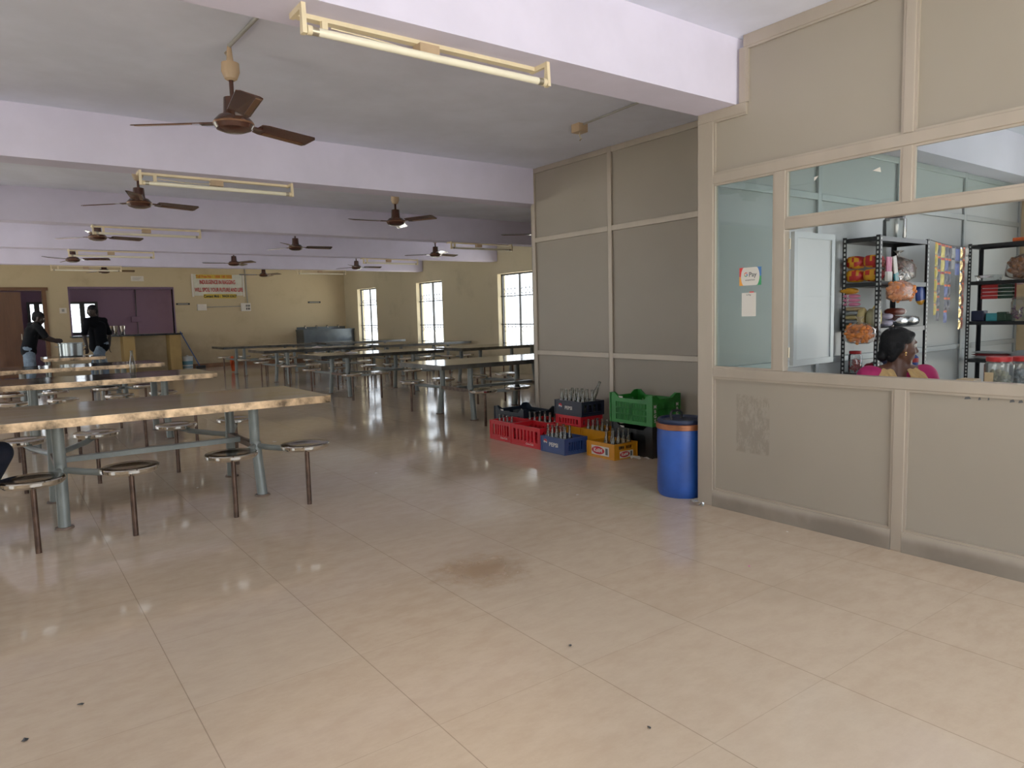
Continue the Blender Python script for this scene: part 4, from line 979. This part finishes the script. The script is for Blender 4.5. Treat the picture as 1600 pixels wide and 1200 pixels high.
def arc(name, a0, a1, m):
    g = MB(); q = []
    for k in range(9):
        an = R(a0+(a1-a0)*k/8); q.append((an))
    yc, zc, r0, r1 = cy+.030, cz+.012, .0085, .0135
    for u, v in zip(q, q[1:]): g.add([(xs-.0016, yc-r*cos(w), zc+r*sin(w)) for r, w in ((r0,u),(r1,u),(r1,v),(r0,v))], [(0,1,2,3)])
    obj(name, g, m, t)
arc('emblem_red', 40, 155, M['g_red']); arc('emblem_orange', 155, 210, M['g_yel']); arc('emblem_green', 210, 310, M['g_green']); arc('emblem_blue', 310, 362, M['g_blue'])
quad('emblem_bar', [(cy+.030,cz+.0145),(cy+.030,cz+.0095),(cy+.017,cz+.0095),(cy+.017,cz+.0145)], M['g_blue'], .0016, t)
text('lettering', 'Pay', .040, M['ink_grey'], (xs-.0016, cy-.018, cz+.010), (0,-1,0), (0,0,1), t, bold=.0005)
text('lettering', 'accepted here', .012, M['ink_grey'], (xs-.0016, cy, cz-.022), (0,-1,0), (0,0,1), t)
t = thing('payment_card', 'white payment card with a red tab below the round sticker on the booth pane', 'sign', (0,0,0))
quad('card', [(2.735,1.25),(2.735,1.395),(2.632,1.395),(2.632,1.25)], M['ink_white'], .0008, t); quad('red_tab', [(2.68,1.395),(2.68,1.402),(2.648,1.402),(2.648,1.395)], M['g_red'], .0012, t)
text('lettering', 'G Pay', .014, M['ink_grey'], (xs-.0014, 2.684, 1.382), (0,-1,0), (0,0,1), t)
tag(obj('tape_scrap', MB().add([(xs,2.262,2.0),(xs,2.262,2.022),(xs,2.235,2.026)], [(0,1,2)]), M['ink_white']), 'left small white tape scrap on the transom glass', 'tape')
tag(obj('tape_scrap', MB().add([(xs,1.935,2.0),(xs,1.89,1.985),(xs,1.895,2.012)], [(0,1,2)]), M['ink_white']), 'right small white tape scrap on the transom glass', 'tape')
for i, (y, z, w) in enumerate(((1.46,.83,.03),(1.40,.83,.012),(1.36,.832,.008),(1.27,.83,.022),(1.235,.83,.02),(1.20,.832,.02))):
    tag(obj('tape_residue', MB().add([(XF+.0215,y,z),(XF+.0215,y-w,z+.004),(XF+.0215,y-w*.7,z+.016),(XF+.0215,y-w*.1,z+.012)], [(0,1,2,3)]), M['ink_grey']), '%s dark tape mark from left near the top of the right lower panel' % ORD[i], 'mark', 'tape marks on the right lower panel')
# ------------------------------------------------------------------ people
def frame(o, f, u=(0,0,1)):
    f = V(f).normalized(); u = V(u); s = u.cross(f).normalized(); u = f.cross(s).normalized()
    mt = Matrix((f, s, u)).transposed().to_4x4(); mt.translation = V(o); return mt
def head_prims(mb, o, f, k=1, u=(0,0,1)):
    mb.T = frame(o, f, u) @ Matrix.Scale(k, 4)
    mb.ball((-.012,0,.028), 1, 20, 14, sq=(.098,.077,.088)); mb.ball((.018,0,-.03), 1, 18, 12, sq=(.076,.063,.086))
    mb.ball((.064,0,-.096), .022, 10, 8); mb.capsule((.088,0,.012), (.109,0,-.028), .008, .014, 8); mb.ball((.096,.011,-.034), .010, 8, 6); mb.ball((.096,-.011,-.034), .010, 8, 6)
    mb.capsule((.083,-.03,.028), (.083,.03,.028), .011, .011, 8); mb.ball((.086,0,-.058), 1, 10, 8, sq=(.013,.022,.007)); mb.ball((.084,0,-.071), 1, 10, 8, sq=(.013,.020,.008))
    for s in (-1, 1):
        mb.ball((.058,s*.038,-.028), .026, 10, 8); mb.ball((-.008,s*.077,-.008), 1, 10, 8, sq=(.018,.009,.030)); mb.capsule((-.01,s*.055,-.05), (.055,s*.02,-.096), .018, .016, 8)
    mb.T = None
def eyes(par, o, f, k, u=(0,0,1)):
    for s in (-1, 1):
        mb = MB(); mb.T = frame(o, f, u) @ Matrix.Scale(k, 4); mb.ball((.078,s*.031,.008), .0125, 10, 8); mb.ball((.0865,s*.031,.008), .0065, 8, 6, 1); obj('eye', mb, [M['eye'], M['black']], par)
def hand_prims(mb, w, d, n, k=1, curl=.5):
    """wrist, pointing direction, back-of-hand normal"""
    d = V(d).normalized(); n = V(n); n = (n-d*n.dot(d)).normalized(); s = d.cross(n)
    p = V(w); mb.T = None
    for t in (-1, -.33, .33, 1): mb.capsule(p+d*.01*k+s*.012*t*k, p+d*.085*k+s*.028*t*k, .014*k, .011*k, 8)
    for i, L in enumerate((.068,.078,.072,.056)):
        a = p+d*.085*k+s*(.030-.020*i)*k; q = a+(d*cos(curl*.5)-n*sin(curl*.5))*L*.5*k; r = q+(d*cos(curl*1.6)-n*sin(curl*1.6))*L*.5*k
        mb.capsule(a, q, .0088*k, .008*k, 8); mb.capsule(q, r, .008*k, .0065*k, 8)
    a = p+d*.03*k+s*.030*k; q = a+(d*.6+s*.8-n*.25).normalized()*.038*k; r = q+(d*.9+s*.3-n*.3).normalized()*.03*k
    mb.capsule(a, q, .012*k, .0095*k, 8); mb.capsule(q, r, .0095*k, .0075*k, 8)
def limb(mb, pts, rs):
    for (a, b), (r0, r1) in zip(zip(pts, pts[1:]), zip(rs, rs[1:])): mb.capsule(a, b, r0, r1, 12)
def figure(name, label, J, f, face, skin, shirt, trousers, cloth_names, k=1, sleeve=.9, hairlen=0, hands=((0,0,-1),(0,0,-1)), headup=(0,0,1), vox=.011, extra_hair=None):
    """J: joints in world space (P pelvis, C chest, N neck, H head centre, S/E/W arms, K/A legs; lists are left, right)"""
    base = V((J['P'][0], J['P'][1], 0)); J = {a: ([V(q)-base for q in b] if isinstance(b[0], (tuple, V)) else V(b)-base) for a, b in J.items()}
    t = thing('person', label, 'person', base); f = V(f).normalized(); s = V((0,0,1)).cross(f)
    mb = MB(); P, Cc, N, H = J['P'], J['C'], J['N'], J['H']
    def torso(m, e):
        for d in (-1, 1):
            m.capsule(P+s*d*.07*k, P.lerp(Cc,.5)+s*d*.055*k, .105*k+e, .10*k+e, 14); m.capsule(P.lerp(Cc,.5)+s*d*.055*k, Cc+s*d*.075*k, .10*k+e, .105*k+e, 14)
        m.capsule(Cc+s*.05*k, J['S'][0]-s*.02*k, .09*k+e, .055*k+e, 12); m.capsule(Cc-s*.05*k, J['S'][1]+s*.02*k, .09*k+e, .055*k+e, 12)
        m.capsule(J['S'][0], N+s*.03*k-V((0,0,.015*k)), .05*k+e, .042*k+e, 10); m.capsule(J['S'][1], N-s*.03*k-V((0,0,.015*k)), .05*k+e, .042*k+e, 10)
    torso(mb, 0); limb(mb, [Cc+V((0,0,.03)), N, H-V((0,0,.045*k))], [.06*k, .054*k, .05*k])
    head_prims(mb, H, face, k, headup)
    for i in (0, 1):
        limb(mb, [J['S'][i], J['E'][i], J['W'][i]], [.050*k, .040*k, .028*k]); hand_prims(mb, J['W'][i], hands[i], f*.6+s*(1 if i == 0 else -1)*.8, k)
        limb(mb, [P+s*(1 if i == 0 else -1)*.09*k, J['K'][i], J['A'][i]], [.088*k, .058*k, .040*k])
        a = J['A'][i]; limb(mb, [V((a.x,a.y,.045)), V((a.x,a.y,.035))+f*.09*k, V((a.x,a.y,.03))+f*.17*k], [.042*k, .038*k, .028*k])
    body = obj('body', bake('body', mb, [skin], vox*k, 3), skin, t)
    eyes(body, H, face, k, headup)
    mb = MB(); torso(mb, .014)
    for i in (0, 1):
        q = J['E'][i].lerp(J['W'][i], max(0, sleeve-.5)*1.6) if sleeve > .5 else J['S'][i].lerp(J['E'][i], sleeve*2)
        if sleeve > .5: limb(mb, [J['S'][i], J['E'][i], q], [.066*k, .054*k, .046*k])
        else: limb(mb, [J['S'][i], q], [.068*k, .060*k])
    if cloth_names[0] == 'shirt':
        for d in (-1, 1): mb.capsule(P+s*d*.07*k, P+s*d*.075*k-V((0,0,.05*k)), .122*k, .124*k, 14)
    obj(cloth_names[0], bake(cloth_names[0], mb, [shirt], .014*k, 4), shirt, t)
    mb = MB()
    for i in (0, 1):
        d = 1 if i == 0 else -1
        limb(mb, [P+s*d*.085*k, J['K'][i], J['A'][i]+(J['K'][i]-J['A'][i])*.08], [.112*k, .078*k, .062*k])
    obj(cloth_names[1], bake(cloth_names[1], mb, [trousers], .014*k, 4), trousers, t)
    mb = MB(); mb.T = frame(H, face, headup) @ Matrix.Scale(k, 4)
    mb.ball((-.020,0,.042), 1, 18, 12, sq=(.102,.082,.086)); mb.ball((-.062,0,-.01), 1, 14, 10, sq=(.050,.070,.075))
    if extra_hair: extra_hair(mb)
    obj('hair', bake('hair', mb, [M['hair']], .010*k, 2), M['hair'], t)
    return t
# two men at the serving table
figure('person', 'man in a dark shirt and pale jeans leaning over the pot by the brown door',
       dict(P=(.50,16.15,.90), C=(.58,16.12,1.22), N=(.66,16.10,1.38), H=(.70,16.08,1.475), S=[(.58,16.28,1.34),(.66,15.93,1.34)], E=[(.72,16.34,1.10),(.78,15.92,1.12)], W=[(.90,16.30,1.03),(.92,16.00,1.06)],
            K=[(.48,16.26,.47),(.52,16.02,.47)], A=[(.42,16.27,.07),(.42,16.02,.07)]), (1,-.15,0), (1,-.05,-.35), M['skin_dk'], M['shirt_gr'], M['jeans'], ('shirt','trousers'), hands=((1,-.2,-.2),(1,.2,-.2)), headup=(.35,0,1), sleeve=.45)
figure('person', 'man in a black shirt standing before the purple kitchen hatch, seen against its window',
       dict(P=(1.74,16.95,.92), C=(1.72,16.93,1.28), N=(1.70,16.91,1.47), H=(1.66,16.88,1.61), S=[(1.56,16.80,1.41),(1.86,17.04,1.41)], E=[(1.47,16.78,1.13),(1.96,17.06,1.12)], W=[(1.50,16.72,.88),(1.93,17.00,.88)],
            K=[(1.62,16.86,.48),(1.82,17.0,.48)], A=[(1.62,16.90,.07),(1.84,17.04,.07)]), (-.62,-.78,0), (-.95,-.3,-.2), M['skin_dk'], M['shirt_dk'], M['jeans'], ('shirt','trousers'), sleeve=.45)
# seated man of whom only a knee reaches into the picture
figure('person', 'seated person in navy trousers, only a knee showing at the left edge below the table',
       dict(P=(-.47,5.18,.52), C=(-.50,5.16,.86), N=(-.49,5.17,1.04), H=(-.47,5.18,1.17), S=[(-.61,5.28,.99),(-.38,5.00,.99)], E=[(-.56,5.40,.76),(-.28,5.02,.76)], W=[(-.38,5.42,.60),(-.20,5.18,.60)],
            K=[(-.18,5.60,.49),(-.03,5.50,.505)], A=[(-.34,5.52,.07),(-.26,5.40,.07)]), (.8,.6,0), (.8,.6,0), M['skin_dk'], M['shirt_dk'], M['navycloth'], ('shirt','trousers'), sleeve=.45, hands=((1,.5,-.4),(1,.5,-.4)))
t = thing('plastic_stool', 'dark plastic stool under the seated person at the left edge', 'stool', (-.52,5.15,0))
obj('seat', MB().lathe([(0,.41),(.15,.41),(.165,.40),(.165,.375),(0,.37)], n=20), M['dark'], t)
for x in (-.11,.11):
    for y in (-.11,.11): obj('leg', MB().tube([(x,y,.38),(x*1.25,y*1.25,0)], .016, 8), M['dark'], t)
# the woman behind the hatch: body faces the hall, head turned to the right of the photo
def woman():
    o = V((4.44,2.095,0)); f = V((-.59,-.81,0)).normalized(); s = V((0,0,1)).cross(f); k = 1.0
    face = V((.80,-.62,-.05)); t = thing('person', 'woman in a magenta kurta with a tan scarf behind the shop hatch, looking right', 'person', o)
    N = V((0,0,.905)); H = V((.012,-.008,1.045)); P = V((.03,.04,.47))-f*.03; Cc = V((0,0,.74))
    S = [s*.175+V((0,0,.862)), -s*.170+V((0,0,.862))]; E = [s*.235+f*.06+V((0,0,.60)), -s*.235+f*.06+V((0,0,.60))]; W = [s*.10+f*.27+V((0,0,.56)), -s*.10+f*.27+V((0,0,.57))]
    K = [P+f*.31+s*.1, P+f*.31-s*.1]; A = [P+f*.29+s*.1-V((0,0,.40)), P+f*.40-s*.1-V((0,0,.40))]
    mb = MB()
    for d in (-1, 1): mb.capsule(P+s*d*.07, Cc+s*d*.07, .12, .105, 14); mb.capsule(Cc+s*d*.06, S[0 if d > 0 else 1]-s*d*.02, .09, .055, 12); mb.capsule(S[0 if d > 0 else 1], N+s*d*.03, .048, .045, 10)
    limb(mb, [Cc, N, H-V((0,0,.05))+face*-.012], [.07,.056,.053]); head_prims(mb, H, face, .98)
    mb.ball(H+face.normalized()*.035-V((0,0,.075)), .038, 10, 8)
    for i in (0, 1):
        limb(mb, [S[i], E[i], W[i]], [.052,.044,.03]); hand_prims(mb, W[i], f*.8+s*(-.5 if i == 0 else .5), V((0,0,1)), .92)
        limb(mb, [P+s*(.09 if i == 0 else -.09), K[i], A[i]], [.09,.062,.042]); a = A[i]; limb(mb, [V((a.x,a.y,.045)), V((a.x,a.y,.03))+f*.16], [.042,.028])
    body = obj('body', bake('body', mb, [M['skin']], .0075, 3), M['skin'], t); eyes(body, H, face, .98)
    mb = MB()
    for d in (-1, 1): 
        i = 0 if d > 0 else 1
        mb.capsule(P+s*d*.08, Cc+s*d*.075, .145, .125, 14); mb.capsule(Cc+s*d*.06, S[i]-s*d*.015, .105, .072, 12); mb.capsule(S[i], N+s*d*.055-V((0,0,.03)), .064, .05, 10); limb(mb, [S[i], S[i].lerp(E[i],.75)], [.072,.066])
        mb.capsule(P+s*d*.09, K[i], .14, .10, 12)
    obj('kurta', bake('kurta', mb, [M['pink']], .011, 4), M['pink'], t)
    for d in (-1, 1):       # the scarf hangs over both shoulders
        path = [(-f*.10, .075, .78), (-f*.085, .08, .88), (-f*.02, .088, .945), (f*.06, .098, .905), (f*.118, .095, .84), (f*.150, .085, .76), (f*.165, .075, .62), (f*.165, .07, .50)]
        mb = MB(); n = 11; vs = []
        for q, (off, lat, z) in enumerate(path):
            w = .052 if q < 3 else .058
            for j in range(n):
                u = -1+2*j/(n-1); vs.append(off+s*d*(lat+u*w)+V((0,0,z-.030*max(0,u)*max(0,u)))+f*(.007*sin(u*9+q*.4)))
        mb.add(vs, [(a*n+j, a*n+j+1, (a+1)*n+j+1, (a+1)*n+j) for a in range(len(path)-1) for j in range(n-1)], 0, True)
        o2 = obj('scarf', mb, M['scarf'], t); so = o2.modifiers.new('Solid', 'SOLIDIFY'); so.thickness = .006; sb = o2.modifiers.new('Sub', 'SUBSURF'); sb.levels = sb.render_levels = 1
    mb = MB(); mb.T = frame(H, face) @ Matrix.Scale(.98, 4)
    mb.ball((-.020,0,.045), 1, 20, 14, sq=(.098,.086,.078)); mb.ball((-.066,0,-.008), 1, 16, 12, sq=(.054,.076,.082)); mb.ball((-.104,0,-.062), 1, 12, 10, sq=(.034,.040,.036)); mb.ball((.040,.02,.074), 1, 12, 8, sq=(.040,.045,.026)); mb.ball((.040,-.02,.074), 1, 12, 8, sq=(.040,.045,.026))
    for q in (-1, 1): mb.capsule((-.03,q*.074,.0), (-.07,q*.05,-.07), .026, .03, 8)
    obj('hair', bake('hair', mb, [M['hair']], .008, 2), M['hair'], t)
    for q in (-1, 1):
        mb = MB(); mb.T = frame(H, face) @ Matrix.Scale(.98, 4); mb.ball((-.004,q*.088,-.036), .0075, 8, 6); mb.ball((-.004,q*.089,-.050), .0055, 8, 6); obj('earring', mb, M['gold'], t)
    return t
woman()
t = thing('shop_chair', 'plastic chair the woman sits on, hidden below the hatch sill', 'chair', (4.44,2.10,0), math.atan2(-.81,-.59)-pi/2)
obj('seat', MB().box(-.2,.2,-.2,.2,.30,.33), M['dark'], t)
for x in (-.18,.18):
    for y in (-.18,.18): obj('leg', MB().tube([(x,y,.30),(x*1.1,y*1.1,0)], .016, 8), M['dark'], t)
# ------------------------------------------------------------------ daylight
w = bpy.data.worlds.new('World'); SC.world = w; w.use_nodes = True
bg = w.node_tree.nodes['Background']; bg.inputs[0].default_value = (.84, .92, 1.0, 1); bg.inputs[1].default_value = 2.7
def portal(loc, rot, sx, sy):
    l = bpy.data.lights.new('portal', 'AREA'); l.shape = 'RECTANGLE'; l.size = sx; l.size_y = sy; l.cycles.is_portal = True
    o = bpy.data.objects.new('portal_light', l); C.objects.link(o); o.location = loc; o.rotation_euler = rot; return o
portal((1.33, YB-.02, 1.46), (R(90),0,0), 4.86, 2.92)
for a, b in WINS: portal((XR+.25,(a+b)/2,(WZ0+WZ1)/2), (R(90),0,R(90)), b-a, WZ1-WZ0)
for a, b in LW: portal((XL-.23,(a+b)/2,1.4), (R(90),0,R(-90)), b-a, 2.2)
portal((9.18,.45,1.5), (R(90),0,R(90)), 2.9, 2.2)
portal((5.73,24.1,1.6), (R(90),0,R(90)), 2.2, 1.6)
portal((2.28,26.03,1.56), (R(90),0,R(180)), .76, .92)
def area(name, loc, tgt, sx, sy, e, col):
    l = bpy.data.lights.new(name, 'AREA'); l.shape = 'RECTANGLE'; l.size = sx; l.size_y = sy; l.energy = e; l.color = col
    o = bpy.data.objects.new(name, l); C.objects.link(o); o.location = loc; o.rotation_euler = (V(tgt)-V(loc)).to_track_quat('-Z', 'Y').to_euler(); return o
s = bpy.data.lights.new('sun', 'SUN'); s.energy = 15; s.angle = R(1); s.color = (1, .96, .88)
o = bpy.data.objects.new('sun', s); C.objects.link(o); o.rotation_euler = (R(3), R(2), 0)
# added warm spot lamp that throws a soft sun-like pool on the floor
s = bpy.data.lights.new('added_patch_spot', 'SPOT'); s.energy = 750; s.color = (1, .80, .52); s.spot_size = R(16); s.spot_blend = 1; s.shadow_soft_size = .25
o = bpy.data.objects.new('added_patch_spot', s); C.objects.link(o); o.location = (-1.3,-2.6,2.6); o.rotation_euler = (V((.72,1.75,0))-o.location).to_track_quat('-Z', 'Y').to_euler()

cam = bpy.data.cameras.new('Camera'); cam.sensor_width = 36; cam.sensor_fit = 'HORIZONTAL'; cam.lens = 1103.39/1600*36; cam.clip_start = .05; cam.clip_end = 300
co = bpy.data.objects.new('Camera', cam); C.objects.link(co)
yaw, pitch, roll = R(36.0621), R(5.5099), R(-1.46215)
fw = V((sin(yaw)*cos(pitch), cos(yaw)*cos(pitch), -sin(pitch))); rt = V((cos(yaw), -sin(yaw), 0)); up = rt.cross(fw)
r2 = rt*cos(roll)+up*sin(roll); u2 = -rt*sin(roll)+up*cos(roll)
mt = Matrix((r2, u2, -fw)).transposed().to_4x4(); mt.translation = (0, 0, 1.29); co.matrix_world = mt
SC.camera = co
SC.view_settings.view_transform = 'Standard'; SC.view_settings.look = 'None'; SC.view_settings.exposure = .16; SC.view_settings.gamma = 1.17
SC.cycles.use_denoising = True
SC.cycles.max_bounces = 10; SC.cycles.diffuse_bounces = 5; SC.cycles.glossy_bounces = 4; SC.cycles.transparent_max_bounces = 16
SC.cycles.sample_clamp_indirect = 6
